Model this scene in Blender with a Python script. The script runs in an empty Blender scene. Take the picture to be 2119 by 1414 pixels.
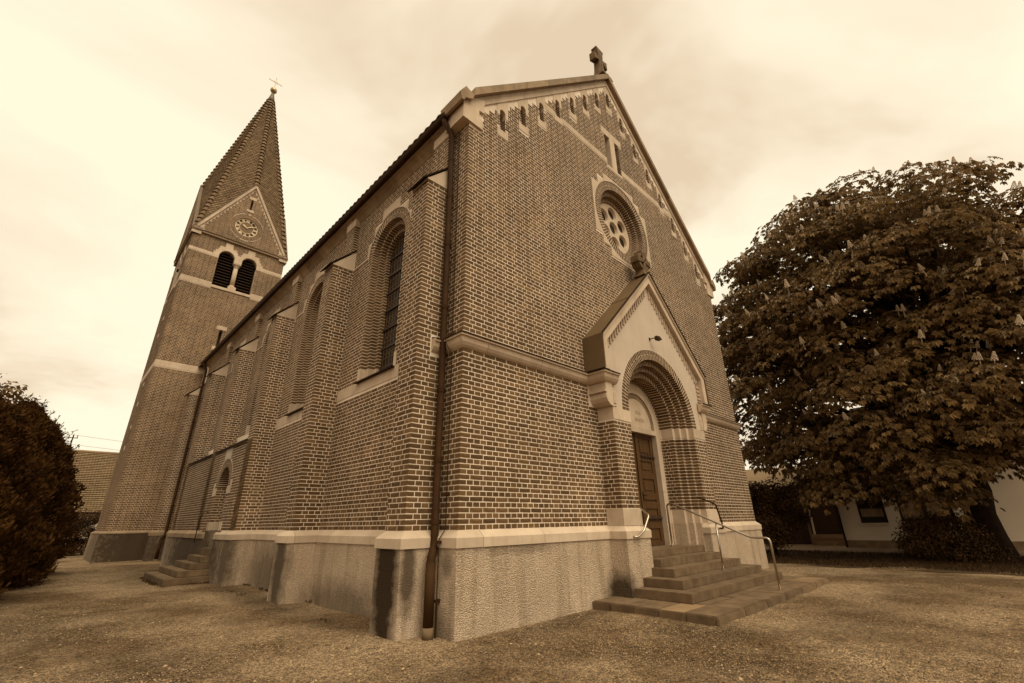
import bpy, bmesh, math, random
import numpy as np
from mathutils import Vector, Matrix, geometry

random.seed(7); rng = np.random.default_rng(7)
PI = math.pi
scene = bpy.context.scene
col = scene.collection
GZ = 1.3            # the plinth top is z = 0 while building; everything is lifted by GZ at the end, so the gravel lies at z = 0
XC = 5.74           # centre line of the facade
W = 11.44           # width of the facade

# ------------------------------------------------------------------ camera
def cam_axes(yaw, tilt, roll):
    f = Vector((math.sin(yaw)*math.cos(tilt), math.cos(yaw)*math.cos(tilt), math.sin(tilt)))
    r = Vector((math.cos(yaw), -math.sin(yaw), 0)); u = r.cross(f)
    c, s = math.cos(roll), math.sin(roll)
    return c*r + s*u, -s*r + c*u, f
CAM = Vector((-4.23655, -5.46855, 0.10104))
cr, cu_, cf = cam_axes(math.radians(44.442), math.radians(21.832), math.radians(-0.960))
cd = bpy.data.cameras.new('camera'); cam = bpy.data.objects.new('camera', cd); col.objects.link(cam)
cam.matrix_world = Matrix(((cr.x, cu_.x, -cf.x, CAM.x), (cr.y, cu_.y, -cf.y, CAM.y), (cr.z, cu_.z, -cf.z, CAM.z), (0, 0, 0, 1)))
cd.sensor_width = 36; cd.sensor_fit = 'HORIZONTAL'; cd.lens = 931.25/2119*36
cd.clip_start = 0.05; cd.clip_end = 2000
scene.camera = cam

# ------------------------------------------------------------------ sky, sun, exposure
SUN = Vector((-0.12, -0.54, 0.83)).normalized()
world = bpy.data.worlds.new('World'); scene.world = world; world.use_nodes = True
nt = world.node_tree; nt.nodes.clear()
def N(t, **k):
    n = nt.nodes.new(t)
    for a, b in k.items(): setattr(n, a, b)
    return n
L = lambda a, b: nt.links.new(a, b)
wo = N('ShaderNodeOutputWorld'); bg = N('ShaderNodeBackground'); L(bg.outputs[0], wo.inputs[0])
sky = N('ShaderNodeTexSky'); sky.sky_type = 'NISHITA'; sky.sun_disc = False
sky.sun_elevation = math.asin(SUN.z); sky.sun_rotation = math.atan2(SUN.x, SUN.y); sky.dust_density = 4
tc = N('ShaderNodeTexCoord'); sep = N('ShaderNodeSeparateXYZ'); L(tc.outputs['Generated'], sep.inputs[0])
ad = N('ShaderNodeMath', operation='ADD'); L(sep.outputs[2], ad.inputs[0]); ad.inputs[1].default_value = 0.22
mx = N('ShaderNodeMath', operation='MAXIMUM'); L(ad.outputs[0], mx.inputs[0]); mx.inputs[1].default_value = 0.12
dv = N('ShaderNodeVectorMath', operation='DIVIDE'); L(tc.outputs['Generated'], dv.inputs[0])
cb = N('ShaderNodeCombineXYZ'); [L(mx.outputs[0], cb.inputs[i]) for i in range(3)]; L(cb.outputs[0], dv.inputs[1])
mp = N('ShaderNodeMapping'); L(dv.outputs[0], mp.inputs[0]); mp.inputs['Location'].default_value = (-8.4278, 18.459, 0); mp.inputs['Scale'].default_value = (1, 1, .4)
n1 = N('ShaderNodeTexNoise'); L(mp.outputs[0], n1.inputs['Vector']); n1.inputs['Scale'].default_value = 1.05; n1.inputs['Detail'].default_value = 5; n1.inputs['Roughness'].default_value = .53; n1.inputs['Distortion'].default_value = .5
rp = N('ShaderNodeValToRGB'); L(n1.outputs[0], rp.inputs[0])
e = rp.color_ramp.elements; e[0].position = .37; e[0].color = (0.432, 0.342, 0.241, 1); e[1].position = .57; e[1].color = (0.572, 0.520, 0.393, 1)
m_ = rp.color_ramp.elements.new(.47); m_.color = (0.537, 0.460, 0.343, 1)
bw = N('ShaderNodeRGBToBW'); L(sky.outputs[0], bw.inputs[0])
ml = N('ShaderNodeMath', operation='MULTIPLY'); L(bw.outputs[0], ml.inputs[0]); ml.inputs[1].default_value = 0.01
mn = N('ShaderNodeMath', operation='MINIMUM'); L(ml.outputs[0], mn.inputs[0]); mn.inputs[1].default_value = 0.06
ms = N('ShaderNodeMath', operation='ADD'); L(mn.outputs[0], ms.inputs[0]); ms.inputs[1].default_value = 0.95
L(rp.outputs[0], bg.inputs[0]); L(ms.outputs[0], bg.inputs[1])
sl = bpy.data.lights.new('sun', 'SUN'); sl.energy = 1.5; sl.angle = math.radians(45); sl.color = (1, .9, .68)
so = bpy.data.objects.new('sun', sl); col.objects.link(so)
so.rotation_euler = (-SUN).to_track_quat('-Z', 'Y').to_euler(); so.location = (0, -20, 40)
scene.view_settings.view_transform = 'Standard'; scene.view_settings.look = 'None'
scene.view_settings.exposure = 0.95; scene.view_settings.gamma = 1.0; scene.view_settings.use_curve_mapping = False
scene.cycles.max_bounces = 6

# ------------------------------------------------------------------ materials
MATS = {}
def mat(name, c1, c2=None, scale=6., rough=.85, bump=0., bscale=60., bdist=.01, attr=0., metal=0., streak=0., streakc=None,
        voro=0., lowf=0., trans=0., spec=.25, detail=6, zs=1., ramp=(.35, .65)):
    m = bpy.data.materials.new(name); m.use_nodes = True; t = m.node_tree; b = t.nodes['Principled BSDF']
    def A(ty, **k):
        n = t.nodes.new(ty)
        for a, v in k.items(): setattr(n, a, v)
        return n
    K = t.links.new
    tc = A('ShaderNodeTexCoord'); mp = A('ShaderNodeMapping'); K(tc.outputs['Object'], mp.inputs[0]); mp.inputs['Scale'].default_value = (1, 1, zs)
    no = A('ShaderNodeTexNoise'); K(mp.outputs[0], no.inputs['Vector']); no.inputs['Scale'].default_value = scale; no.inputs['Detail'].default_value = detail; no.inputs['Roughness'].default_value = .62
    rp = A('ShaderNodeValToRGB'); K(no.outputs[0], rp.inputs[0]); rp.color_ramp.elements[0].position = ramp[0]; rp.color_ramp.elements[1].position = ramp[1]
    c2 = c2 or tuple(x*.75 for x in c1)
    rp.color_ramp.elements[0].color = (*c2, 1); rp.color_ramp.elements[1].color = (*c1, 1)
    out = rp.outputs[0]
    if attr:
        at = A('ShaderNodeAttribute'); at.attribute_name = 'rnd'; oi = A('ShaderNodeObjectInfo')
        s = A('ShaderNodeMath', operation='ADD'); K(at.outputs['Fac'], s.inputs[0]); K(oi.outputs['Random'], s.inputs[1])
        fr = A('ShaderNodeMath', operation='FRACT'); K(s.outputs[0], fr.inputs[0])
        mr = A('ShaderNodeMapRange'); K(fr.outputs[0], mr.inputs[0]); mr.inputs[3].default_value = 1-attr; mr.inputs[4].default_value = 1+attr
        mu = A('ShaderNodeVectorMath', operation='SCALE'); K(out, mu.inputs[0]); K(mr.outputs[0], mu.inputs['Scale']); out = mu.outputs[0]
    if streak:
        m2 = A('ShaderNodeMapping'); K(tc.outputs['Object'], m2.inputs[0]); m2.inputs['Scale'].default_value = (5, 5, .35)
        n2 = A('ShaderNodeTexNoise'); K(m2.outputs[0], n2.inputs['Vector']); n2.inputs['Scale'].default_value = 1.; n2.inputs['Detail'].default_value = 7
        r2 = A('ShaderNodeValToRGB'); K(n2.outputs[0], r2.inputs[0]); r2.color_ramp.elements[0].position = .5; r2.color_ramp.elements[1].position = .72
        mm = A('ShaderNodeMath', operation='MULTIPLY'); K(r2.outputs[0], mm.inputs[0]); mm.inputs[1].default_value = streak
        mi = A('ShaderNodeMix', data_type='RGBA'); K(mm.outputs[0], mi.inputs['Factor']); K(out, mi.inputs['A']); mi.inputs['B'].default_value = (*(streakc or tuple(x*.3 for x in c1)), 1); out = mi.outputs['Result']
    if voro:
        vo = A('ShaderNodeTexVoronoi'); K(tc.outputs['Object'], vo.inputs['Vector']); vo.inputs['Scale'].default_value = bscale
        r3 = A('ShaderNodeMapRange'); K(vo.outputs['Color'], r3.inputs[0]); r3.inputs[3].default_value = 1-voro; r3.inputs[4].default_value = 1+voro
        mu = A('ShaderNodeVectorMath', operation='SCALE'); K(out, mu.inputs[0]); K(r3.outputs[0], mu.inputs['Scale']); out = mu.outputs[0]
    if lowf:
        n4 = A('ShaderNodeTexNoise'); K(tc.outputs['Object'], n4.inputs['Vector']); n4.inputs['Scale'].default_value = .55; n4.inputs['Detail'].default_value = 5; n4.inputs['Roughness'].default_value = .6
        r4 = A('ShaderNodeMapRange'); K(n4.outputs[0], r4.inputs[0]); r4.inputs[1].default_value = .3; r4.inputs[2].default_value = .7; r4.inputs[3].default_value = 1-lowf; r4.inputs[4].default_value = 1+lowf
        mu = A('ShaderNodeVectorMath', operation='SCALE'); K(out, mu.inputs[0]); K(r4.outputs[0], mu.inputs['Scale']); out = mu.outputs[0]
    K(out, b.inputs['Base Color'])
    if trans:
        tb = A('ShaderNodeBsdfTranslucent'); K(out, tb.inputs[0]); mxs = A('ShaderNodeMixShader'); mxs.inputs[0].default_value = trans
        K(b.outputs[0], mxs.inputs[1]); K(tb.outputs[0], mxs.inputs[2]); K(mxs.outputs[0], t.nodes['Material Output'].inputs['Surface'])
    b.inputs['Roughness'].default_value = rough; b.inputs['Metallic'].default_value = metal; b.inputs['Specular IOR Level'].default_value = spec
    if bump:
        if voro: hsrc = vo.outputs['Distance']
        else:
            n3 = A('ShaderNodeTexNoise'); K(tc.outputs['Object'], n3.inputs['Vector']); n3.inputs['Scale'].default_value = bscale; n3.inputs['Detail'].default_value = 4; hsrc = n3.outputs[0]
        bp = A('ShaderNodeBump'); K(hsrc, bp.inputs['Height']); bp.inputs['Strength'].default_value = bump; bp.inputs['Distance'].default_value = bdist
        if voro: bp.invert = True
        K(bp.outputs[0], b.inputs['Normal'])
    MATS[name] = m
    return m
mat('brick', (.148, .085, .038), (.100, .054, .022), scale=3., rough=.9, bump=.2, bscale=90, bdist=.003, attr=.30, spec=.15, lowf=.22, streak=.16, streakc=(.06, .034, .015))
mat('mortar', (.77, .63, .50), (.64, .515, .40), scale=1.2, rough=.95, bump=.3, bscale=150, bdist=.003, spec=.1, lowf=.12, streak=.22, streakc=(.36, .26, .17))
mat('stone', (.545, .422, .31), (.45, .338, .24), scale=2.5, rough=.9, bump=.3, bscale=60, bdist=.004, attr=.09, streak=.22, streakc=(.26, .18, .11))
mat('coping', (.31, .215, .133), (.205, .138, .082), scale=1.6, rough=.9, bump=.3, bscale=40, bdist=.005, attr=.2, streak=.45, streakc=(.12, .075, .035))
mat('plaster', (.53, .425, .335), (.47, .37, .285), scale=.8, rough=.95, bump=.2, bscale=120, bdist=.003, streak=.08)
mat('metal_dark', (.050, .023, .008), (.032, .014, .005), scale=3, rough=.7, spec=.08, streak=.2)
mat('sheet', (.13, .078, .034), (.10, .058, .024), scale=1.2, rough=.5, spec=.4)
mat('flashing', (.035, .016, .006), (.022, .01, .004), scale=3, rough=.7, spec=.08)
mat('tile', (.20, .13, .07), (.135, .082, .042), scale=2.0, rough=.85, attr=.25, bump=.2, bscale=30)
mat('glass', (.014, .007, .003), (.022, .011, .005), scale=4, rough=.35, spec=.12)
mat('old_stone', (.17, .108, .058), (.085, .05, .024), scale=7, rough=.95, bump=.5, bscale=30)
mat('lead', (.16, .10, .05), (.1, .06, .03), scale=9, rough=.6)
mat('dark', (.010, .004, .002), (.006, .0025, .001), rough=.9, spec=.05)
mat('louvre', (.05, .024, .009), (.03, .014, .005), scale=8, rough=.8)
mat('door', (.088, .042, .012), (.062, .028, .008), scale=9, rough=.6, zs=.08, bump=.2, bscale=40)
mat('iron', (.04, .018, .007), rough=.5, spec=.4)
mat('steel', (.48, .40, .31), (.40, .32, .24), scale=4, rough=.28, metal=.9)
mat('step', (.165, .107, .06), (.102, .063, .033), scale=4, rough=.9, bump=.5, bscale=55, bdist=.006, streak=.2, attr=.1)
mat('pave', (.24, .156, .086), (.165, .102, .052), scale=3, rough=.9, bump=.3, bscale=60, attr=.22)
mat('cream', (.72, .55, .36), (.62, .46, .29), scale=5, rough=.6)
mat('dial', (.05, .026, .010), rough=.7)
mat('engraved', (.465, .352, .25), (.40, .295, .205), scale=9, rough=.95)
mat('dialmid', (.20, .13, .066), rough=.7)
mat('gold', (.5, .36, .2), rough=.35, metal=.6)
mat('litter', (.12, .07, .03), (.06, .033, .013), scale=9, attr=.5)
mat('leaf', (.235, .142, .054), (.13, .072, .022), scale=.9, rough=.5, attr=.45, spec=.3, trans=.3)
mat('flower', (.70, .56, .41), (.54, .41, .28), scale=20, rough=.9)
mat('bark', (.028, .011, .003), (.014, .005, .0015), scale=5, rough=.95, bump=.8, bscale=18, bdist=.03)
mat('thuja', (.078, .033, .0065), (.038, .014, .002), scale=1.3, rough=.8, attr=.5, spec=.12, trans=.2)
mat('bush', (.068, .031, .0065), (.038, .015, .0025), scale=1.5, rough=.7, attr=.5, spec=.2)
mat('grass', (.062, .031, .008), (.036, .016, .0035), scale=1.5, rough=.9, attr=.4)
mat('soil', (.075, .045, .018), (.05, .028, .01), scale=.7, rough=.95, bump=.6, bscale=25, bdist=.02)
mat('road', (.17, .108, .056), (.12, .074, .037), scale=.9, rough=.95, bump=.3, bscale=90)
mat('pebble', (.29, .20, .118), (.21, .138, .076), scale=30, rough=.9, attr=.55)
mat('house', (.66, .54, .41), (.60, .485, .365), scale=.7, rough=.95, bump=.15, bscale=60)
mat('curtain', (.30, .20, .115), (.22, .145, .08), scale=6, rough=.95, zs=.2)
mat('wood', (.045, .021, .008), (.028, .012, .004), scale=3, rough=.85, zs=.1)
mat('barn', (.27, .18, .10), (.21, .14, .075), scale=.6, rough=.9, attr=.12)
mat('wire', (.35, .25, .16), rough=.8)

mat('mortar_vignetted', (.56, .44, .335), (.45, .345, .255), scale=1.2, rough=.95, bump=.3, bscale=150, bdist=.003, spec=.1, lowf=.15, streak=.25, streakc=(.28, .2, .13))  # tower copy of mortar, lens falloff at the picture's edge painted into its colour
# roughcast render with moss and water stains that have places of their own on the wall
def roughcast():
    m = mat('roughcast', (.60, .455, .325), (.50, .37, .255), scale=1.4, rough=.97, bump=1., bscale=70., bdist=.022, voro=.28, streak=.45, streakc=(.2, .135, .075))
    t = m.node_tree; b = t.nodes['Principled BSDF']; K = t.links.new
    def A(ty, **k):
        n = t.nodes.new(ty)
        for a, v in k.items(): setattr(n, a, v)
        return n
    src = b.inputs['Base Color'].links[0].from_socket
    tc = A('ShaderNodeTexCoord'); wn = A('ShaderNodeTexNoise'); wn.inputs['Scale'].default_value = 5; wn.inputs['Detail'].default_value = 9; wn.inputs['Roughness'].default_value = .75; K(tc.outputs['Object'], wn.inputs['Vector'])
    acc = None
    # centre, half size of each stain (metres)
    for (cx, cy, cz, sx, sy, sz, a) in [(-.64, .80, -.6, .14, .40, 1.5, 1.), (-.5, .43, -.50, .15, .1, .7, .8), (3.55, -.25, -1.15, .3, .5, .42, .9), (-.64, 4.95, -.7, .2, .40, 1.1, .85),
                                        (-.64, 12.8, -.75, .5, 5.2, 1.6, .88), (-.64, 9.0, -.6, .3, .6, 1.2, .75), (0.7, 22.4, -.7, 6., 1.2, 2.4, .92), (-2.3, 24, -.9, .6, 4.5, 1.6, .7), (-.5, 21.6, -.8, .9, .9, 1.6, .85), (-.1, 7.0, -1.0, .35, 1.9, .9, .6), (-.1, 3.2, -1.3, .3, 2.0, .55, .6), (1.2, -.1, -.28, .9, .2, .10, .35),
                                        (-.05, .2, -1.3, .25, .25, .32, .5), (-.09, .12, -.42, .05, .14, .2, .55)]:
        sb = A('ShaderNodeVectorMath', operation='SUBTRACT'); K(tc.outputs['Object'], sb.inputs[0]); sb.inputs[1].default_value = (cx, cy, cz)
        di = A('ShaderNodeVectorMath', operation='DIVIDE'); K(sb.outputs[0], di.inputs[0]); di.inputs[1].default_value = (sx, sy, sz)
        ln = A('ShaderNodeVectorMath', operation='LENGTH'); K(di.outputs[0], ln.inputs[0])
        ns = A('ShaderNodeMath', operation='MULTIPLY_ADD'); K(wn.outputs[0], ns.inputs[0]); ns.inputs[1].default_value = 1.1; K(ln.outputs['Value'], ns.inputs[2])
        mr = A('ShaderNodeMapRange'); K(ns.outputs[0], mr.inputs[0]); mr.inputs[1].default_value = 1.02; mr.inputs[2].default_value = 1.68; mr.inputs[3].default_value = a; mr.inputs[4].default_value = 0
        if acc is None: acc = mr.outputs[0]
        else:
            mxx = A('ShaderNodeMath', operation='MAXIMUM'); K(acc, mxx.inputs[0]); K(mr.outputs[0], mxx.inputs[1]); acc = mxx.outputs[0]
    mi = A('ShaderNodeMix', data_type='RGBA'); K(acc, mi.inputs['Factor']); K(src, mi.inputs['A']); mi.inputs['B'].default_value = (.040, .021, .007, 1)
    K(mi.outputs['Result'], b.inputs['Base Color'])
roughcast()
# gravel: voronoi stones in several tones
def gravel():
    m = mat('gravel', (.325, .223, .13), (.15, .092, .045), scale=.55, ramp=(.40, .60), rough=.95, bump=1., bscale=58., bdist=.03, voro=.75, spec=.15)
    t = m.node_tree; b = t.nodes['Principled BSDF']; K = t.links.new
    src = b.inputs['Base Color'].links[0].from_socket
    tc = t.nodes.new('ShaderNodeTexCoord'); n = t.nodes.new('ShaderNodeTexNoise'); n.inputs['Scale'].default_value = 14; n.inputs['Detail'].default_value = 8; n.inputs['Roughness'].default_value = .75
    K(tc.outputs['Object'], n.inputs['Vector'])
    mr = t.nodes.new('ShaderNodeMapRange'); K(n.outputs[0], mr.inputs[0]); mr.inputs[1].default_value = .3; mr.inputs[2].default_value = .7; mr.inputs[3].default_value = .35; mr.inputs[4].default_value = 1.7
    s = t.nodes.new('ShaderNodeVectorMath'); s.operation = 'SCALE'; K(src, s.inputs[0]); K(mr.outputs[0], s.inputs['Scale']); out = s.outputs[0]; acc = None
    def A(ty, **k):
        n_ = t.nodes.new(ty)
        for a_, v_ in k.items(): setattr(n_, a_, v_)
        return n_
    wn = A('ShaderNodeTexNoise'); wn.inputs['Scale'].default_value = 2.6; wn.inputs['Detail'].default_value = 9; wn.inputs['Roughness'].default_value = .72; K(tc.outputs['Object'], wn.inputs['Vector'])
    # moss and damp earth showing through the gravel (metres)
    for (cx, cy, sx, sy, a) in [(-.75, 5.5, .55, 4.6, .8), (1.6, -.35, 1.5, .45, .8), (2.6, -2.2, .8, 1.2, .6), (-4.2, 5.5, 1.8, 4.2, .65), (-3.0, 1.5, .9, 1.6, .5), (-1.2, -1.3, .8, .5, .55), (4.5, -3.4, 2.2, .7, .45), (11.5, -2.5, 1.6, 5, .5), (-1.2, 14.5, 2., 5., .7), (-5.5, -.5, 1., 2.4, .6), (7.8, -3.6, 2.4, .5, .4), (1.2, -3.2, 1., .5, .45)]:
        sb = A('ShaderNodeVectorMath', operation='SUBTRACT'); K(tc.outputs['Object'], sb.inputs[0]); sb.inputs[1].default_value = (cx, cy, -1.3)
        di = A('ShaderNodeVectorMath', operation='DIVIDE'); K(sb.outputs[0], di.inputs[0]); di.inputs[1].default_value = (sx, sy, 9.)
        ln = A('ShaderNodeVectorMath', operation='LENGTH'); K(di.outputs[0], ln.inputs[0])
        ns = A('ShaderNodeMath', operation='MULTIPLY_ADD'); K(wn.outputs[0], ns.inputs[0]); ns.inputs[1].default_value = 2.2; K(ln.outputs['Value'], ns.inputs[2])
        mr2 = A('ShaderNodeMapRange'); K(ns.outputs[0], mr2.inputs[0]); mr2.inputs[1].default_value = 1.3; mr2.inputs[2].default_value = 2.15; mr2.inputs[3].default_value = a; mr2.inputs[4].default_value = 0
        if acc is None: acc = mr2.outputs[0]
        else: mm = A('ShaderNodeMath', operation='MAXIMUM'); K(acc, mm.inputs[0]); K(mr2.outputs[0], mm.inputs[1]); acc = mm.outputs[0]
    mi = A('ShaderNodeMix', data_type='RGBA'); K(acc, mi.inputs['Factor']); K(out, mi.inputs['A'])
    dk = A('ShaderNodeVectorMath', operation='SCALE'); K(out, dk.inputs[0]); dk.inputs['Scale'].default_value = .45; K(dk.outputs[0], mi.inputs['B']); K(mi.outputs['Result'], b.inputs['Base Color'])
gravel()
def brick_plain():      # for walls seen by nobody in the picture: the bond in the material
    m = mat('brick_plain', (.13, .07, .03)); t = m.node_tree; b = t.nodes['Principled BSDF']; K = t.links.new
    bt = t.nodes.new('ShaderNodeTexBrick'); tc = t.nodes.new('ShaderNodeTexCoord'); mp = t.nodes.new('ShaderNodeMapping'); mp.inputs['Rotation'].default_value = (PI/2, 0, 0)
    K(tc.outputs['Object'], mp.inputs[0]); K(mp.outputs[0], bt.inputs['Vector']); bt.inputs['Scale'].default_value = 1; bt.inputs['Brick Width'].default_value = .26; bt.inputs['Row Height'].default_value = .077; bt.inputs['Mortar Size'].default_value = .006
    bt.inputs['Color1'].default_value = (.15, .083, .035, 1); bt.inputs['Color2'].default_value = (.1, .05, .02, 1); bt.inputs['Mortar'].default_value = (.5, .36, .22, 1)
    K(bt.outputs[0], b.inputs['Base Color'])
brick_plain()

# ------------------------------------------------------------------ helpers
def tag(o, label=None, cat=None, group=None, kind=None):
    if label: o['label'] = label
    if cat: o['category'] = cat
    if group: o['group'] = group
    if kind: o['kind'] = kind
    return o
def thing(name, label, cat, group=None, loc=(0, 0, 0), rz=0):
    o = bpy.data.objects.new(name, None); col.objects.link(o); o.location = loc; o.rotation_euler.z = rz; o.empty_display_size = .3
    return tag(o, label, cat, group)
def link(name, me, m, parent=None):
    if m is not None: me.materials.append(MATS[m] if isinstance(m, str) else m)
    o = bpy.data.objects.new(name, me); col.objects.link(o)
    if parent is not None: o.parent = parent
    return o
def mesh_np(name, V, F, m, parent=None, attr=None, smooth=False):
    """V (n,3), F (m,k) index array"""
    V = np.asarray(V, np.float32); F = np.asarray(F, np.int32); k = F.shape[1]
    me = bpy.data.meshes.new(name); me.vertices.add(len(V)); me.vertices.foreach_set('co', V.ravel())
    me.loops.add(F.size); me.loops.foreach_set('vertex_index', F.ravel()); me.polygons.add(len(F))
    me.polygons.foreach_set('loop_start', np.arange(0, F.size, k, dtype=np.int32)); me.polygons.foreach_set('loop_total', np.full(len(F), k, np.int32))
    me.polygons.foreach_set('use_smooth', np.full(len(F), bool(smooth)))
    if attr is not None:
        a = me.attributes.new('rnd', 'FLOAT', 'FACE'); a.data.foreach_set('value', np.asarray(attr, np.float32))
    me.update(calc_edges=True)
    return link(name, me, m, parent)
class MB:
    def __init__(s): s.v = []; s.f = []; s.a = []
    def add(s, vs, fs, r=None):
        o = len(s.v); s.v += [tuple(x) for x in vs]; r = random.random() if r is None else r
        for f in fs: s.f.append(tuple(o+i for i in f)); s.a.append(r)
        return s
    def hexa(s, p):    # 8 points: bottom 4, top 4
        return s.add(p, [(3, 2, 1, 0), (4, 5, 6, 7), (0, 1, 5, 4), (1, 2, 6, 5), (2, 3, 7, 6), (3, 0, 4, 7)])
    def box(s, x0, x1, y0, y1, z0, z1):
        return s.hexa([(x0, y0, z0), (x1, y0, z0), (x1, y1, z0), (x0, y1, z0), (x0, y0, z1), (x1, y0, z1), (x1, y1, z1), (x0, y1, z1)])
    def prism(s, A, B):    # two matching polygons
        n = len(A); return s.add(list(A)+list(B), [tuple(range(n))[::-1], tuple(range(n, 2*n))] + [(i, (i+1) % n, n+(i+1) % n, n+i) for i in range(n)])
    def tube(s, pts, r, n=10, cap=True):
        pts = [Vector(p) for p in pts]; rs = r if isinstance(r, (list, tuple)) else [r]*len(pts)
        o = len(s.v); fs = []; vs = []; prev = None
        for i, p in enumerate(pts):
            d = (pts[min(i+1, len(pts)-1)] - pts[max(i-1, 0)]).normalized()
            ref = prev if prev is not None else (Vector((0, 0, 1)) if abs(d.z) < .9 else Vector((1, 0, 0)))
            a = (ref - d*ref.dot(d)).normalized(); b = d.cross(a); prev = a
            vs += [p + rs[i]*(math.cos(2*PI*k/n)*a + math.sin(2*PI*k/n)*b) for k in range(n)]
        for i in range(len(pts)-1):
            for k in range(n): fs.append((i*n+k, i*n+(k+1) % n, (i+1)*n+(k+1) % n, (i+1)*n+k))
        if cap: fs += [tuple(range(n))[::-1], tuple(range((len(pts)-1)*n, len(pts)*n))]
        return s.add(vs, fs)
    def lathe(s, prof, c, n=20, axis='z'):
        vs = []; fs = []
        for (r, z) in prof:
            for k in range(n):
                a = 2*PI*k/n
                vs.append((c[0]+r*math.cos(a), c[1]+r*math.sin(a), c[2]+z))
        for i in range(len(prof)-1):
            for k in range(n): fs.append((i*n+k, i*n+(k+1) % n, (i+1)*n+(k+1) % n, (i+1)*n+k))
        fs += [tuple(range(n))[::-1], tuple(range((len(prof)-1)*n, len(prof)*n))]
        return s.add(vs, fs)
    def build(s, name, m, parent=None, smooth=False, attr=True, kind=None):
        me = bpy.data.meshes.new(name); me.from_pydata(s.v, [], s.f)
        if attr:
            a = me.attributes.new('rnd', 'FLOAT', 'FACE'); a.data.foreach_set('value', np.asarray(s.a, np.float32))
        if smooth:
            for p in me.polygons: p.use_smooth = len(p.vertices) == 4
        bm = bmesh.new(); bm.from_mesh(me); bmesh.ops.recalc_face_normals(bm, faces=bm.faces[:]); bm.to_mesh(me); bm.free()
        o = link(name, me, m, parent)
        if kind: o['kind'] = kind
        return o
class Face:
    """a vertical wall plane: P0 + a*u + b*z + d*n (n points out)"""
    def __init__(s, P0, u, n): s.P = np.array(P0, float); s.u = np.array(u, float); s.n = np.array(n, float); s.z = np.array((0, 0, 1.))
    def pt(s, a, b, d=0.): return tuple(s.P + a*s.u + b*s.z + d*s.n)
    def box(s, mb, a0, a1, b0, b1, d0, d1):
        return mb.hexa([s.pt(a0, b0, d0), s.pt(a1, b0, d0), s.pt(a1, b0, d1), s.pt(a0, b0, d1), s.pt(a0, b1, d0), s.pt(a1, b1, d0), s.pt(a1, b1, d1), s.pt(a0, b1, d1)])
    def prism(s, mb, poly, d0, d1): return mb.prism([s.pt(a, b, d0) for a, b in poly], [s.pt(a, b, d1) for a, b in poly])
    def sheet(s, mb, outer, holes=(), d=0.):
        loops = [outer]+list(holes); flat = [p for l in loops for p in l]
        tris = geometry.tessellate_polygon([[Vector((a, b, 0)) for a, b in l] for l in loops])
        mb.add([s.pt(a, b, d) for a, b in flat], [tuple(t) for t in tris])
def arc(cu, cv, r, a0, a1, n): return [(cu+r*math.cos(a0+(a1-a0)*i/n), cv+r*math.sin(a0+(a1-a0)*i/n)) for i in range(n+1)]
def arch_loop(cu, v0, vs, r, n=24): return [(cu-r, v0), (cu+r, v0)] + arc(cu, vs, r, 0, PI, n)
def circ_loop(cu, cv, r, n=48): return arc(cu, cv, r, 0, 2*PI*(n-1)/n, n-1)

# blocked regions for the brick bond
class Rect:
    def __init__(s, a, b, c, d): s.q = (a, b, c, d)
    def iv(s, va, vb): return (s.q[0], s.q[1]) if min(vb, s.q[3])-max(va, s.q[2]) > .012 else None
class Circ:
    def __init__(s, cu, cv, r): s.q = (cu, cv, r)
    def iv(s, va, vb):
        cu, cv, r = s.q; v = min(max(cv, va), vb)
        if abs(v-cv) >= r: return None
        h = math.sqrt(r*r-(v-cv)**2); return (cu-h, cu+h)
class Dome:
    """upper half of a circle"""
    def __init__(s, cu, cv, r): s.b = Circ(cu, cv, r); s.cv = cv
    def iv(s, va, vb): return s.b.iv(va, vb) if vb > s.cv+.02 else None
class Arch:
    def __init__(s, cu, v0, vs, r): s.a = Rect(cu-r, cu+r, v0, vs); s.b = Circ(cu, vs, r); s.vs = vs
    def iv(s, va, vb): return s.b.iv(va, vb) if vb > s.vs else s.a.iv(va, vb)
H = .077; J = .0069; PROUD = .0015
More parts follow.
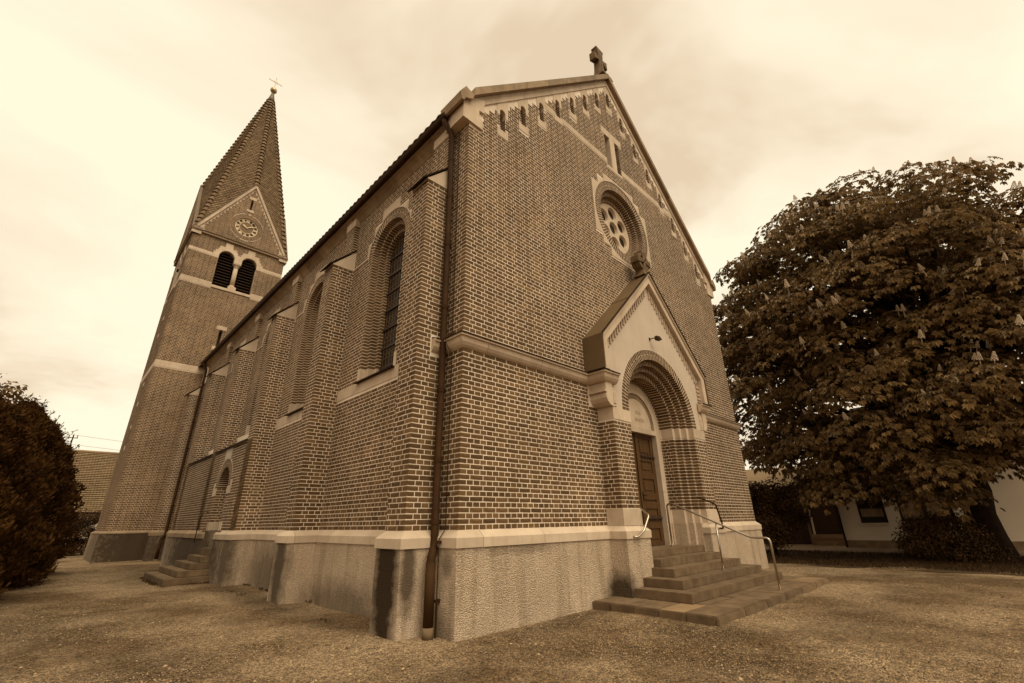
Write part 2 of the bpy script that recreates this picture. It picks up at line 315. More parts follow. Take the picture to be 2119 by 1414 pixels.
class Bricks:
    def __init__(s): s.rows = []     # (face, a, b, va, vb)
    def lay(s, face, u0, u1, v0, v1, blocks=(), lim=None, odd=0, eL=True, eR=True):
        k0 = int(round(v0/H)); k1 = int(math.floor(v1/H+1e-6))
        for k in range(k0, k1):
            va, vb = k*H, (k+1)*H; A, B = u0, u1
            if lim:
                q = lim(va, vb)
                if q is None: continue
                A, B = max(A, q[0]), min(B, q[1])
            if B-A < .05: continue
            iv = [(A, B)]
            for bl in blocks:
                q = bl.iv(va, vb)
                if q is None: continue
                nw = []
                for (x, y) in iv:
                    if q[1] <= x or q[0] >= y: nw.append((x, y)); continue
                    if q[0]-x > .03: nw.append((x, q[0]))
                    if y-q[1] > .03: nw.append((q[1], y))
                iv = nw
            st = (k+odd) % 2
            p, first = (.26, .195) if st else (.13, .13)
            for (x, y) in iv:
                i0 = math.floor((x-u0-first)/p)
                i = i0
                while True:
                    a = u0+first+i*p; b = a+p; i += 1
                    if a >= y: break
                    if b <= x: continue
                    a2 = a+J; b2 = b-J
                    if a < x+.002: a2 = x - (PROUD*.8 if (eL and x == u0) else -.003)
                    if b > y-.002: b2 = y + (PROUD*.8 if (eR and y == u1) else -.003)
                    if b2-a2 < .012: continue
                    s.rows.append((face, a2, b2, va+J, vb-J))
    def arrays(s, idx=None):
        rows = s.rows if idx is None else [s.rows[i] for i in idx]
        n = len(rows); P = np.array([r[0].P for r in rows]); U = np.array([r[0].u for r in rows]); Nn = np.array([r[0].n for r in rows])
        q = np.array([r[1:] for r in rows]); jit = rng.normal(0, .0012, (n, 8, 3)); pr = np.clip(PROUD + rng.normal(0, .0006, n), .0009, .003)
        Z = np.array((0, 0, 1.))
        C = np.zeros((n, 8, 3))
        for j, (ai, bi, dd) in enumerate([(0, 2, 0), (1, 2, 0), (1, 3, 0), (0, 3, 0), (0, 2, 1), (1, 2, 1), (1, 3, 1), (0, 3, 1)]):
            d = pr if dd else np.full(n, -.004)
            C[:, j] = P + q[:, ai, None]*U + q[:, bi, None]*Z + d[:, None]*Nn
        C += jit*np.where(np.arange(8)[None, :, None] >= 4, 1, .0)*(1-np.abs(Nn[:, None, :])*.95)
        base = (np.arange(n)*8)[:, None, None]
        F = np.array([(4, 5, 6, 7), (0, 1, 5, 4), (1, 2, 6, 5), (2, 3, 7, 6), (3, 0, 4, 7)])[None]+base
        flip = (np.cross(U, Z)*Nn).sum(1) < 0
        F[flip] = F[flip][:, :, ::-1]
        return C.reshape(-1, 3), F.reshape(-1, 4), np.repeat(rng.random(n), 5)
class Wedges:
    """free eight-corner bricks (arches, jambs)"""
    def __init__(s): s.v = []
    def add(s, p): s.v.append(p)
    def arrays(s):
        V = np.array(s.v, float); n = len(V); V = V + rng.normal(0, .0003, V.shape)
        F = np.array([(3, 2, 1, 0), (4, 5, 6, 7), (0, 1, 5, 4), (1, 2, 6, 5), (2, 3, 7, 6), (3, 0, 4, 7)])[None]+(np.arange(n)*8)[:, None, None]
        return V.reshape(-1, 3), F.reshape(-1, 4), np.repeat(rng.random(n), 6)
def wedge_ring(wd, mo, f, cu, cv, r0, r1, a0, a1, d0, d1, split=False, step=.077, extra=0.):
    """bricks on edge round an arch: radii r0..r1, depth from d0 (front) to d1 (behind, negative is inwards)"""
    n = max(4, int(round((a1-a0)*((r0+r1)/2 if split else r0)/step))); da = (a1-a0)/n
    for i in range(n):
        spans = [(r0, r1)]
        if split and i % 2: spans = [(r0, (r0+r1)/2-.005), ((r0+r1)/2+.005, r1)]
        for (p, q) in spans:
            g0, g1 = .0068/p, .0068/q
            A0, A1 = a0+i*da, a0+(i+1)*da
            pts = []
            for dd in (d1, d0):
                for (r, a) in ((p, A0+g0), (p, A1-g0), (q, A1-g1), (q, A0+g1)):
                    pts.append(f.pt(cu+r*math.cos(a), cv+r*math.sin(a), dd))
            wd.add(pts)
    m = max(12, n)
    A = arc(cu, cv, r0+.0015, a0, a1, m); B = arc(cu, cv, r1+extra, a0, a1, m)
    for i in range(m):
        mo.hexa([f.pt(*A[i], d1), f.pt(*A[i+1], d1), f.pt(*B[i+1], d1), f.pt(*B[i], d1), f.pt(*A[i], d0-.0011), f.pt(*A[i+1], d0-.0011), f.pt(*B[i+1], d0-.0011), f.pt(*B[i], d0-.0011)])
def jambs(wd, mo, f, cu, v0, v1, rads, deps):
    """stepped brick jambs on both sides; rads falling, deps growing (positive inwards)"""
    k0 = int(round(v0/H)); k1 = int(round(v1/H))
    for sg in (-1, 1):
        for i, r in enumerate(rads):
            ro = rads[i-1]+.015 if i else r+.05
            d0 = -deps[i]+(.005 if i else -.001); d1 = -deps[i+1]-.02
            f.box(mo, *sorted((cu+sg*(r+.0015), cu+sg*ro)), v0, v1, d1, d0-.0011)
            for k in range(k0, k1):
                va, vb = k*H+J, (k+1)*H-J
                spans = [(d1, d0)]
                if deps[i+1]-deps[i] > .2:
                    L_ = d0-d1; cut = [.13, .26] if k % 2 else [.195]
                    ed = [0]+[c for c in cut if c < L_-.05]+[L_]
                    spans = [(d0-ed[j+1]+.005, d0-ed[j]-.005*(j > 0)) for j in range(len(ed)-1)]
                for (q0, q1) in spans:
                    a0, a1 = sorted((cu+sg*r, cu+sg*ro))
                    wd.add([f.pt(a0, va, q0), f.pt(a1, va, q0), f.pt(a1, va, q1), f.pt(a0, va, q1), f.pt(a0, vb, q0), f.pt(a1, vb, q0), f.pt(a1, vb, q1), f.pt(a0, vb, q1)])
def arch_orders(wd, mo, f, cu, vs, rads, deps, ring=.25, a0=0., a1=PI):
    for i, r in enumerate(rads):
        ro = rads[i-1] if i else r+ring
        wedge_ring(wd, mo, f, cu, vs, r, ro-(.0 if i == 0 else -.004), a0, a1, -deps[i]+PROUD, -deps[i+1]-.015, split=(i == 0), extra=.01)
def sweep(mb, path, prof, s0, s1, side=-1):
    """profile [(offset out, z)] swept along the 2-D path between arc lengths s0 and s1; out is to the left of travel (side=-1)"""
    P = [Vector(p) for p in path]; seg = [(P[i+1]-P[i]) for i in range(len(P)-1)]; ln = [d.length for d in seg]
    nr = [Vector((d.y, -d.x)).normalized()*side for d in seg]
    acc = [0]
    for l in ln: acc.append(acc[-1]+l)
    pts = []
    for i in range(len(seg)):
        a, b = max(s0, acc[i]), min(s1, acc[i+1])
        if b-a <= 1e-6: continue
        for s in (a, b):
            if abs(s-acc[i]) < 1e-6 and i > 0: m = (nr[i-1]+nr[i]); m = m/(1+nr[i-1].dot(nr[i])); p = P[i]
            elif abs(s-acc[i+1]) < 1e-6 and i < len(seg)-1: m = (nr[i]+nr[i+1]); m = m/(1+nr[i].dot(nr[i+1])); p = P[i+1]
            else: m = nr[i]; p = P[i]+seg[i]*((s-acc[i])/ln[i])
            if not pts or (pts[-1][0]-p).length > 1e-5: pts.append((p, m))
    n = len(prof); vs = []
    for p, m in pts: vs += [(p.x+m.x*o, p.y+m.y*o, z) for o, z in prof]
    fs = []
    for i in range(len(pts)-1):
        for k in range(n): fs.append((i*n+k, i*n+(k+1) % n, (i+1)*n+(k+1) % n, (i+1)*n+k))
    fs += [tuple(range(n)), tuple(range((len(pts)-1)*n, len(pts)*n))[::-1]]
    mb.add(vs, fs); return acc[-1]
def path_len(p): return sum((Vector(p[i+1])-Vector(p[i])).length for i in range(len(p)-1))
def stones_along(name, path, prof, m, parent, pitch=1.1, gap=.004, side=-1):
    T = path_len(path); n = max(1, round(T/pitch)); cuts = [0]+[T*(i+random.uniform(-.12, .12))/n for i in range(1, n)]+[T]
    for i in range(n):
        mb = MB(); sweep(mb, path, prof, cuts[i]+(gap if i else 0), cuts[i+1]-(gap if i < n-1 else 0), side); mb.build(name, m, parent)
def text_mesh(txt, size, name, m, parent, mw, ext=.01, bold=0.):
    cu = bpy.data.curves.new('t', 'FONT'); cu.body = txt; cu.size = size; cu.align_x = 'CENTER'; cu.align_y = 'CENTER'; cu.extrude = ext; cu.offset = bold; cu.resolution_u = 3
    o = bpy.data.objects.new('t', cu); col.objects.link(o); bpy.context.view_layer.update()
    me = bpy.data.meshes.new_from_object(o.evaluated_get(bpy.context.evaluated_depsgraph_get())); bpy.data.objects.remove(o); bpy.data.curves.remove(cu)
    me.materials.clear(); me.transform(mw); return link(name, me, m, parent)

# ================================================================== GROUND
def ground():
    mb = MB(); mb.add([(-700, -700, -1.42), (700, -700, -1.42), (700, 900, -1.42), (-700, 900, -1.42)], [(0, 1, 2, 3)])
    tag(mb.build('ground', 'soil', attr=False), kind='structure')
    # gravel yard: fine grid with ruts and dips
    xs = np.concatenate([np.arange(-30, -8, 1.), np.arange(-8, 14.01, .16), ]); ys = np.concatenate([np.arange(-24, -6, .5), np.arange(-6, 10, .16), np.arange(10, 34.1, .8)])
    X, Y = np.meshgrid(xs, ys, indexing='ij')
    Z = np.zeros_like(X)
    for i in range(14):
        a = rng.uniform(0, 2*PI); k = rng.uniform(.6, 4.); Z += .008/(.6+k*.35)*np.sin(k*(X*math.cos(a)+Y*math.sin(a))+rng.uniform(0, 6))
    Z += -1.3 + .05*np.clip((Y-8)/14, 0, 1)
    X2 = X.copy(); X2[-1, :] += .12*np.sin(Y[-1, :]*1.3)
    V = np.stack([X2, Y, Z], -1).reshape(-1, 3); nx, ny = X.shape
    I = np.arange(nx*ny).reshape(nx, ny); F = np.stack([I[:-1, :-1], I[1:, :-1], I[1:, 1:], I[:-1, 1:]], -1).reshape(-1, 4)
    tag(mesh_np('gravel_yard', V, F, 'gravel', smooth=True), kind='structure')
    mb = MB(); mb.box(20.0, 60, -30, 30, -1.5, -1.305); tag(mb.build('paved_yard', 'road', attr=False), kind='structure')
    mb = MB()
    for i in range(40): mb.box(19.86, 20.0, -20+i*1.0+.004, -19+i*1.0-.004, -1.5, -1.25)
    tag(mb.build('kerb', 'pave'), kind='structure')
ground()
def pebbles():
    n = 115000
    # spread in the ground that the picture shows, denser near the camera
    az = rng.uniform(-8, 98, n); d = 2.2+12*rng.random(n)**1.5
    x = CAM.x + d*np.cos(np.radians(az)); y = CAM.y + d*np.sin(np.radians(az))
    ok = ~((x > -.75) & (y > -.12)) & ~((x > 2.7) & (y > -2.4) & (x < 9)) & (x < 13)
    x, y = x[ok], y[ok]; n = len(x); s = rng.uniform(.004, .0105, n)*(1+1.0*(rng.random(n) > .97))
    O = np.array([(1, 0, 0), (0, 1, 0), (-1, 0, 0), (0, -1, 0), (0, 0, .7), (0, 0, -.5)], float)
    sc = rng.uniform(.6, 1.2, (n, 1, 3))*s[:, None, None]; a = rng.uniform(0, 2*PI, n); P = O[None]*sc
    c, si = np.cos(a)[:, None], np.sin(a)[:, None]
    Q = np.stack([P[..., 0]*c-P[..., 1]*si, P[..., 0]*si+P[..., 1]*c, P[..., 2]], -1) + rng.normal(0, .15, (n, 6, 3))*s[:, None, None]
    Q += np.stack([x, y, -1.296+s*.25], -1)[:, None]
    F = np.array([(0, 1, 4), (1, 2, 4), (2, 3, 4), (3, 0, 4), (1, 0, 5), (2, 1, 5), (3, 2, 5), (0, 3, 5)])[None]+(np.arange(n)*6)[:, None, None]
    o = mesh_np('gravel_pebbles', Q.reshape(-1, 3), F.reshape(-1, 3), 'pebble', attr=np.repeat(rng.random(n), 8))
    tag(o, 'loose pale pebbles scattered over the gravel yard', 'gravel', kind='stuff')
pebbles()

# ================================================================== CHURCH
church = thing('church', 'large brick church with stone gable, rose window, buttressed nave and arched portal', 'church')
BR = Bricks(); WD = Wedges(); MO = MB()
F = Face((0, 0, 0), (1, 0, 0), (0, -1, 0))            # front
S = Face((0, 0, 0), (0, 1, 0), (-1, 0, 0))            # long side
XP = 5.76; YP = -.37                                   # portal axis, portal front plane
FP = Face((0, YP, 0), (1, 0, 0), (0, -1, 0))
rake = lambda u: 8.19+.97*min(u, W-u)
RC = (5.69, 8.06)
BUT = [.52, 4.72, 8.80, 12.80, 16.85, 21.30]; BW = .51; BX = .55
WIN = [2.95, 7.12, 11.10, 15.10]

def stone(name, poly, f=F, d0=-.02, d1=.012, m='stone', parent=church):
    mb = MB(); f.prism(mb, poly, d0, d1); return mb.build(name, m, parent)
def rect(a, b, c, d): return [(a, c), (b, c), (b, d), (a, d)]
def stone_row(name, a, b, c, d, pitch, f=F, d1=.012, m='stone', parent=church):
    n = max(1, round((b-a)/pitch)); w = (b-a)/n
    for i in range(n): stone(name, rect(a+i*w+.002, a+(i+1)*w-.002, c, d), f, d1=d1, m=m, parent=parent)

# ---- front wall
def front_wall():
    holes = []; blocks = []
    # blind slots that climb the gable
    for i in range(15):
        u = XC+(i-7)*.685; t = rake(u)-.34-(.1 if i == 7 else 0); b = t-.62; r = .085
        holes.append(arch_loop(u, b, t-r, r, 8)); blocks.append(Arch(u, b, t-r, r))
        bb = Face((0, .13, 0), (1, 0, 0), (0, -1, 0))
        mb = MB(); bb.sheet(mb, rect(u-.1, u+.1, b-.02, t+.02)); MO.add(mb.v, mb.f)
        for k in range(int(b/H)+1, int(t/H)): BR.rows.append((bb, u-r, u+r, k*H+J, (k+1)*H-J))
        jambs(WD, MO, F, u, math.ceil(b/H)*H, math.floor((t-r)/H)*H, [r], [0, .13])
        # stone head, reaching up to the raking band, and stone sill with cheeks
        top = lambda x: rake(x)+.01
        hd = [(u-.17, t-.20), (u-r, t-.20), (u-r, t-r)] + arc(u, t-r, r, PI, 0, 8)[1:-1] + [(u+r, t-r), (u+r, t-.20), (u+.17, t-.20), (u+.17, top(u+.17)), (u, top(u)), (u-.17, top(u-.17))]
        stone('slot_head_stone', hd, d0=-.1); blocks.append(Rect(u-.172, u+.172, t-.20, t+1))
        stone('slot_sill_stone', [(u-.16, b-.2), (u+.16, b-.2), (u+.16, b+.05), (u+r, b+.05), (u+r, b), (u-r, b), (u-r, b+.05), (u-.16, b+.05)], d0=-.13); blocks.append(Rect(u-.162, u+.162, b-.2, b+.03))
    # twin slits with stone frame and band
    for (a, b) in ((5.26, 5.52), (5.77, 6.02)):
        holes.append(rect(a, b, 10.0, 11.2)); blocks.append(Rect(a, b, 10.0, 11.2))
        MO.add([F.pt(a-.05, 9.9, -.32), F.pt(b+.05, 9.9, -.32), F.pt(b+.05, 11.3, -.32), F.pt(a-.05, 11.3, -.32)], [(0, 1, 2, 3)])
        rev = Face((b, 0, 0), (0, 1, 0), (-1, 0, 0)); mb = MB(); rev.box(mb, 0.001, .33, 9.98, 11.22, -.05, 0); MO.add(mb.v, mb.f)
        if b > 5.9: BR.lay(rev, .0, .32, 10.01, 11.19, odd=1, eL=False, eR=False)
        bk = Face((0, .32, 0), (1, 0, 0), (0, -1, 0)); BR.lay(bk, a, b, 10.01, 11.19, eL=False, eR=False)
    stone('slit_lintel', rect(5.10, 6.18, 11.2, 11.47), d0=-.3); stone('slit_mullion', rect(5.512, 5.778, 9.98, 11.198), d0=-.31)
    stone('slit_sill', rect(5.22, 6.06, 9.88, 9.98), d0=-.3)
    blocks += [Rect(5.10, 6.18, 11.2, 11.47), Rect(5.52, 5.77, 9.98, 11.2), Rect(5.22, 6.06, 9.88, 9.98)]
    bl = (10.24-8.19)/.97+.02
    for (a, b) in ((2.49, 2.835), (3.165, 5.258), (6.022, W-3.125), (W-2.795, W-2.45)): stone_row('band_stone', a, b, 10.04, 10.24, .85, d1=.010); blocks.append(Rect(a, b, 10.035, 10.245))
    # rose window
    cu, cv = RC
    arch_orders(WD, MO, F, cu, cv, [1.07, .94, .81], [0, .13, .26, .40], ring=.26, a0=0, a1=2*PI)
    holes.append(circ_loop(cu, cv, 1.07)); blocks.append(Circ(cu, cv, 1.335))
    st = [(1.40, .84), (1.10, 1.12), (.78, 1.39)]
    for (a, b) in st: blocks.append(Rect(cu-a, cu+a, cv-b, cv+b))
    q = [(1.40, -.84), (1.40, .84), (1.10, .84), (1.10, 1.12), (.78, 1.12), (.78, 1.39), (-.78, 1.39), (-.78, 1.12), (-1.10, 1.12), (-1.10, .84), (-1.40, .84), (-1.40, -.84), (-1.10, -.84), (-1.10, -1.12), (-.78, -1.12), (-.78, -1.39), (.78, -1.39), (.78, -1.12), (1.10, -1.12), (1.10, -.84)]
    mb = MB(); F.sheet(mb, [(cu+a, cv+b) for a, b in q], [circ_loop(cu, cv, 1.332)], .012)
    for i in range(len(q)):
        a, b = q[i], q[(i+1) % len(q)]; mb.add([F.pt(cu+a[0], cv+a[1], -.02), F.pt(cu+b[0], cv+b[1], -.02), F.pt(cu+b[0], cv+b[1], .012), F.pt(cu+a[0], cv+a[1], .012)], [(0, 1, 2, 3)])
    mb.build('rose_surround', 'stone', church)
    rose = MB(); hs = [(cu, cv)]+[(cu+.515*math.cos(PI/6+i*PI/3), cv+.515*math.sin(PI/6+i*PI/3)) for i in range(6)]
    F.sheet(rose, circ_loop(cu, cv, .83), [circ_loop(a, b, .215, 28) for a, b in hs], -.30)
    for a, b in hs:
        l0 = circ_loop(a, b, .215, 28); l1 = circ_loop(a, b, .19, 28); l2 = circ_loop(a, b, .165, 28)
        for p, q_, da, db in ((l0, l1, -.30, -.34), (l1, l1, -.34, -.36), (l1, l2, -.36, -.36), (l2, l2, -.36, -.40)):
            rose.add([F.pt(*x, da) for x in p]+[F.pt(*x, db) for x in q_], [(i, (i+1) % 28, 28+(i+1) % 28, 28+i) for i in range(28)])
    ro = rose.build('rose_tracery', 'stone', church)
    for a, b in hs:
        mb = MB(); F.prism(mb, circ_loop(a, b, .17, 20), -.40, -.375); mb.build('rose_pane', 'glass', ro)
    # kneelers
    for sg in (0, 1):
        X = (lambda x: x) if sg == 0 else (lambda x: W-x)
        k1 = [(-.19, 7.70), (.325, 7.68), (.325, 7.93), (.225, 7.95), (.225, 8.16), (.37, 8.17), (.37, 8.55), (.0, 8.36), (-.10, 8.26), (-.19, 8.14)]
        mb = MB(); F.prism(mb, [(X(a), b) for a, b in k1], -.55, .055); mb.build('kneeler_stone', 'stone', church)
        k2 = [(-.33, 8.30), (-.17, 8.46), (.02, 8.33), (.0, 8.22), (-.06, 8.26), (-.17, 8.36), (-.24, 8.30), (-.24, 8.02), (-.31, 8.0)]
        k2 = [(-.34, 8.20), (-.20, 8.44), (-.02, 8.37), (.03, 8.37), (-.02, 8.22), (-.20, 8.12), (-.24, 8.02), (-.30, 8.02)]
        mb = MB(); F.prism(mb, [(X(a), b) for a, b in k2], -.55, .14); mb.build('kneeler_cap', 'coping', church)
    blocks += [Rect(-1, .327, 7.68, 8.16), Rect(-1, .373, 8.0, 9), Rect(W-.327, W+1, 7.68, 8.16), Rect(W-.373, W+1, 8.0, 9)]
    # raking band and coping, stone by stone
    n = 7
    for sg in (0, 1):
        for i in range(n):
            a, b = .02+(XC-.02)*i/n+.003, .02+(XC-.02)*(i+1)/n-.003*(i < n-1)
            X = (lambda x: x) if sg == 0 else (lambda x: W-x)
            if sg == 1 and i == n-1: b = W-XC
            lo, hi = (lambda x: 8.19+.97*x), None
            stone('raking_stone', [(X(a), lo(a)-.10), (X(b), lo(b)-.10), (X(b), lo(b)+.14), (X(a), lo(a)+.14)], d0=-.3, d1=.035)
            mb = MB(); F.prism(mb, [(X(a), lo(a)+.142), (X(b), lo(b)+.142), (X(b), lo(b)+.36), (X(a), lo(a)+.36)], -.55, .16); mb.build('coping_stone', 'coping', church)
    blocks += [Rect(-1, W+1, 2.775, 3.0)]
    # the wall sheet itself
    outer = [(0, -.02), (XP-1.49, -.02), (XP-1.49, 2.28)] + arc(XP, 2.28, 1.49, PI, 0, 24)[1:-1] + [(XP+1.49, 2.28), (XP+1.49, -.02), (W, -.02), (W, 8.19), (XC, rake(XC)), (0, 8.19)]
    F.sheet(MO, outer, holes)
    blocks.append(Arch(XP, 0, 2.28, 1.75)); blocks.append(Rect(3.63, 7.92, 0, 3.8)); blocks.append(Rect(3.34, 8.18, 2.3, 3.8))
    for zz in np.arange(3.8, 6.15, H): blocks.append(Rect(XP-(6.17-zz), XP+(6.17-zz), zz, zz+H))
    def lim(va, vb):
        if vb < 8.1: return (0, W)
        h = (math.ceil((vb+.10)/(2*H)-1e-6)*2*H-8.19)/.97+.10
        return (h, W-h) if h < XC-.05 else None
    BR.lay(F, 0, W, 0, 13.6, blocks, lim)
front_wall()

# ---- long side wall, windows, buttresses
def side_wall():
    holes = []; blocks = []
    for y in BUT: blocks.append(Rect(y, y+BW, 0, 6.88)); blocks.append(Rect(y, y+BW, 6.88, 7.9))
    blocks.append(Rect(8.8, 17.36, 0, 2.95))
    for wi, wc in enumerate(WIN):
        rads, deps = [.73, .61, .49], [0, .13, .26, .40]; z0, zs = 3.0, 6.16
        w = thing_part('window')
        holes.append(arch_loop(wc, z0, zs, .73)); blocks.append(Arch(wc, z0, zs, .73)); blocks.append(Dome(wc, zs, .985))
        jambs(WD, MO, S, wc, 3.311, zs-.0, rads, deps); arch_orders(WD, MO, S, wc, zs, rads, deps)
        for sg in (-1, 1):
            for i, r in enumerate(rads):     # stone feet of the jamb orders
                ro = rads[i-1]+.012 if i else r+.09
                mb = MB(); a, b = sorted((wc+sg*(r-.008), wc+sg*ro)); S.box(mb, a, b, 3.0, 3.305, -deps[i+1]-.02, -deps[i]+.012); mb.build('jamb_stone', 'stone', church)
            blocks.append(Rect(*sorted((wc+sg*.7, wc+sg*.82)), 3.0, 3.305))
        # stair of stones over the arch
        base = math.sqrt(.985**2-.14**2)
        stair = [(wc-1.03, 6.30), (wc-1.03, 6.66), (wc-.78, 6.66), (wc-.78, 7.03), (wc-.40, 7.03), (wc-.40, 7.40), (wc+.42, 7.40), (wc+.42, 7.03), (wc+.76, 7.03), (wc+.76, 6.66), (wc+1.03, 6.66), (wc+1.03, 6.30)]
        mb = MB(); S.sheet(mb, stair + arc(wc, zs, .985, math.asin(.14/.985), PI-math.asin(.14/.985), 26), d=.012); mb.build('arch_stone', 'stone', church)
        blocks += [Rect(wc-1.03, wc+1.03, 6.30, 6.66), Rect(wc-.78, wc+.76, 6.66, 7.03), Rect(wc-.40, wc+.42, 7.03, 7.40)]
        # soldier course at the springing
        for (a, b) in ((BUT[wi]+BW, wc-.99), (wc+.99, BUT[wi+1])):
            n = int((b-a)/.077)
            for i in range(n): BR.rows.append((S, a+i*.077+.006, a+(i+1)*.077-.004, 6.167, 6.285))
            blocks.append(Rect(a, b, 6.16, 6.29))
        # stone band under the window, lead-coloured metal sill
        if wi < 2:
            stone_row('band_stone', wc-.95, BUT[wi+1]-.003, 2.75, 2.998, .9, S); blocks.append(Rect(wc-.95, BUT[wi+1], 2.75, 3.0))
            mb = MB(); mb.hexa([(-.09, wc-.80, 2.955), (-.09, wc+.80, 2.955), (.45, wc+.72, 3.06), (.45, wc-.72, 3.06), (-.09, wc-.80, 2.985), (-.09, wc+.80, 2.985), (.45, wc+.72, 3.09), (.45, wc-.72, 3.09)])
            mb.build('window_sill', 'flashing', church)
        else:
            y0, y1 = BUT[wi]+BW, BUT[wi+1]
            mb = MB(); mb.hexa([(-.62, y0+.002, 2.39), (-.62, y1-.002, 2.39), (.42, y1-.002, 3.02), (.42, y0+.002, 3.02), (-.62, y0+.002, 2.44), (-.62, y1-.002, 2.44), (.42, y1-.002, 3.07), (.42, y0+.002, 3.07)])
            mb.build('window_sill', 'flashing', church)
        # leaded glazing
        mb = MB(); S.prism(mb, arch_loop(wc, z0, zs, .50), -.37, -.355); mb.build('pane', 'glass', w)
        lead = MB()
        for i in range(-3, 4):
            u = wc+i*.135; zt = zs+math.sqrt(max(0, .49**2-(u-wc)**2)); S.box(lead, u-.006, u+.006, z0, zt, -.357, -.345)
        z = z0+.12; k = 0
        while z < zs+.45:
            hw = .49 if z < zs else math.sqrt(max(0, .49**2-(z-zs)**2)); S.box(lead, wc-hw, wc+hw, z-.006, z+.006, -.357, -.343)
            if k % 2 == 0:
                for i in range(-3, 3):
                    u = wc+(i+.5)*.135
                    if abs(u-wc) < hw-.05: lead.hexa([S.pt(u-.05, z+.07, -.357), S.pt(u-.04, z+.07, -.357), S.pt(u+.05, z+.17, -.357), S.pt(u+.04, z+.17, -.357), S.pt(u-.05, z+.07, -.347), S.pt(u-.04, z+.07, -.347), S.pt(u+.05, z+.17, -.347), S.pt(u+.04, z+.17, -.347)])
            z += .2; k += 1
        lead.build('lead_came', 'lead', w)
        for j in range(7):
            z = z0+.30+j*.47; hw = .49 if z < zs else math.sqrt(max(0, .49**2-(z-zs)**2))
            mb = MB(); S.box(mb, wc-hw, wc+hw, z-.018, z+.018, -.345, -.318); mb.build('saddle_bar', 'iron', w)
    S.sheet(MO, [(0, -.02), (22.5, -.02), (22.5, 8.0), (0, 8.0)], holes)
    BR.lay(S, 0, 21.30, 0, 7.9, blocks, odd=1, eR=False)
    # buttresses
    for i, y in enumerate(BUT):
        Ff = Face((-BX, y, 0), (1, 0, 0), (0, -1, 0)); Fo = Face((-BX, y, 0), (0, 1, 0), (-1, 0, 0))
        MO.box(-BX, .02, y, y+BW, -.02, 6.30)
        fb = []
        if i == 0: fb.append(Rect(BX-.29, BX+.1, 2.74, 3.02))
        BR.lay(Ff, 0, BX, 0, 6.27, fb, odd=0, eR=False)
        lowz = 2.41 if 2 <= i <= 4 else 0
        BR.lay(Fo, 0, BW, lowz, 6.27, odd=1)
        mb = MB(); mb.prism([(-.575, y-.02, 6.24), (.02, y-.02, 6.24), (.02, y-.02, 6.86)], [(-.575, y+BW+.02, 6.24), (.02, y+BW+.02, 6.24), (.02, y+BW+.02, 6.86)]); mb.build('buttress_cap', 'stone', church)
        mb = MB(); mb.hexa([(-.66, y-.045, 6.20), (-.66, y+BW+.045, 6.20), (.02, y+BW+.045, 6.89), (.02, y-.045, 6.89), (-.67, y-.045, 6.222), (-.67, y+BW+.045, 6.222), (.02, y+BW+.045, 6.93), (.02, y-.045, 6.93)]); mb.build('buttress_flashing', 'flashing', church)
        if i < 5:
            MO.box(-.12, .02, y, y+BW, 6.6, 7.72)
            BR.lay(Face((-.12, y, 0), (1, 0, 0), (0, -1, 0)), 0, .12, 6.776, 7.63, eR=False, odd=0); BR.lay(Face((-.12, y, 0), (0, 1, 0), (-1, 0, 0)), 0, BW, 6.776, 7.63, odd=1)
            mb = MB(); mb.box(-.135, .0, y-.015, y+BW+.015, 7.63, 7.86); mb.build('pilaster_stone', 'stone', church)
    # the thicker lower wall of the far bays with the side door
    dc, dr, dz = 11.05, .60, 1.22
    P = Face((-BX, 8.8, 0), (0, 1, 0), (-1, 0, 0)); c = dc-8.8
    mo = MB(); P.sheet(mo, [(0, -.02), (c-dr, -.02), (c-dr, dz)] + arc(c, dz, dr, PI, 0, 16)[1:-1] + [(c+dr, dz), (c+dr, -.02), (8.56, -.02), (8.56, 2.42), (0, 2.42)]); MO.add(mo.v, mo.f)
    MO.box(-BX, 0, 17.34, 17.36, -.02, 2.42)
    bl = [Arch(c, 0, dz, dr), Dome(c, dz, dr+.255), Rect(c-.36, c+.36, dz+.4, 2.41), Rect(c-1.02, c-.55, 1.0, 1.36), Rect(c+.55, c+1.02, 1.0, 1.36), Rect(c-.86, c-.5, 0, .235), Rect(c+.5, c+.86, 0, .235)]
    BR.lay(P, 0, 8.56, 0, 2.41, bl, odd=1)
    jambs(WD, MO, P, c, .231, dz, [dr], [0, .50]); wedge_ring(WD, MO, P, c, dz, dr, dr+.25, 0, PI, PROUD, -.5, split=True, extra=.01)
    mb = MB(); P.sheet(mb, [(c-.36, 2.41), (c+.36, 2.41)] + arc(c, dz, .852, math.acos(.36/.852), PI-math.acos(.36/.852), 8), d=.012); mb.build('door_keystone', 'plaster', church)
    for sg in (-1, 1):
        mb = MB(); P.box(mb, *sorted((c+sg*(dr-.008), c+sg*(dr+.24))), .0, .231, -.5, .012); mb.build('door_foot_stone', 'stone', church)
        mb = MB(); P.sheet(mb, [(c+sg*1.02, 1.0), (c+sg*1.02, 1.36), (c+sg*math.sqrt(.852**2-.14**2), 1.36), (c+sg*.852, dz), (c+sg*.604, dz-.004), (c+sg*.604, 1.0)], d=.012); mb.build('door_springer', 'stone', church)
    for (ya, yb) in ((10.0, dc-dr), (dc+dr, 12.1)):
        mb = MB(); mb.box(-.60, -.05, ya, yb, -1.4, -.002); mb.build('door_cheek', 'roughcast', church)
    d = thing_part('side_door')
    mb = MB()
    for i in range(6): P.box(mb, c-dr+i*dr/3+.004, c-dr+(i+1)*dr/3-.004, -.5, dz+.59, -.49, -.46)
    mb.build('door_leaf', 'wood', d)
    mb = MB(); P.box(mb, c-dr-.01, c+dr+.01, -1.4, -.47, -.5, .06); mb.build('threshold', 'step', church)
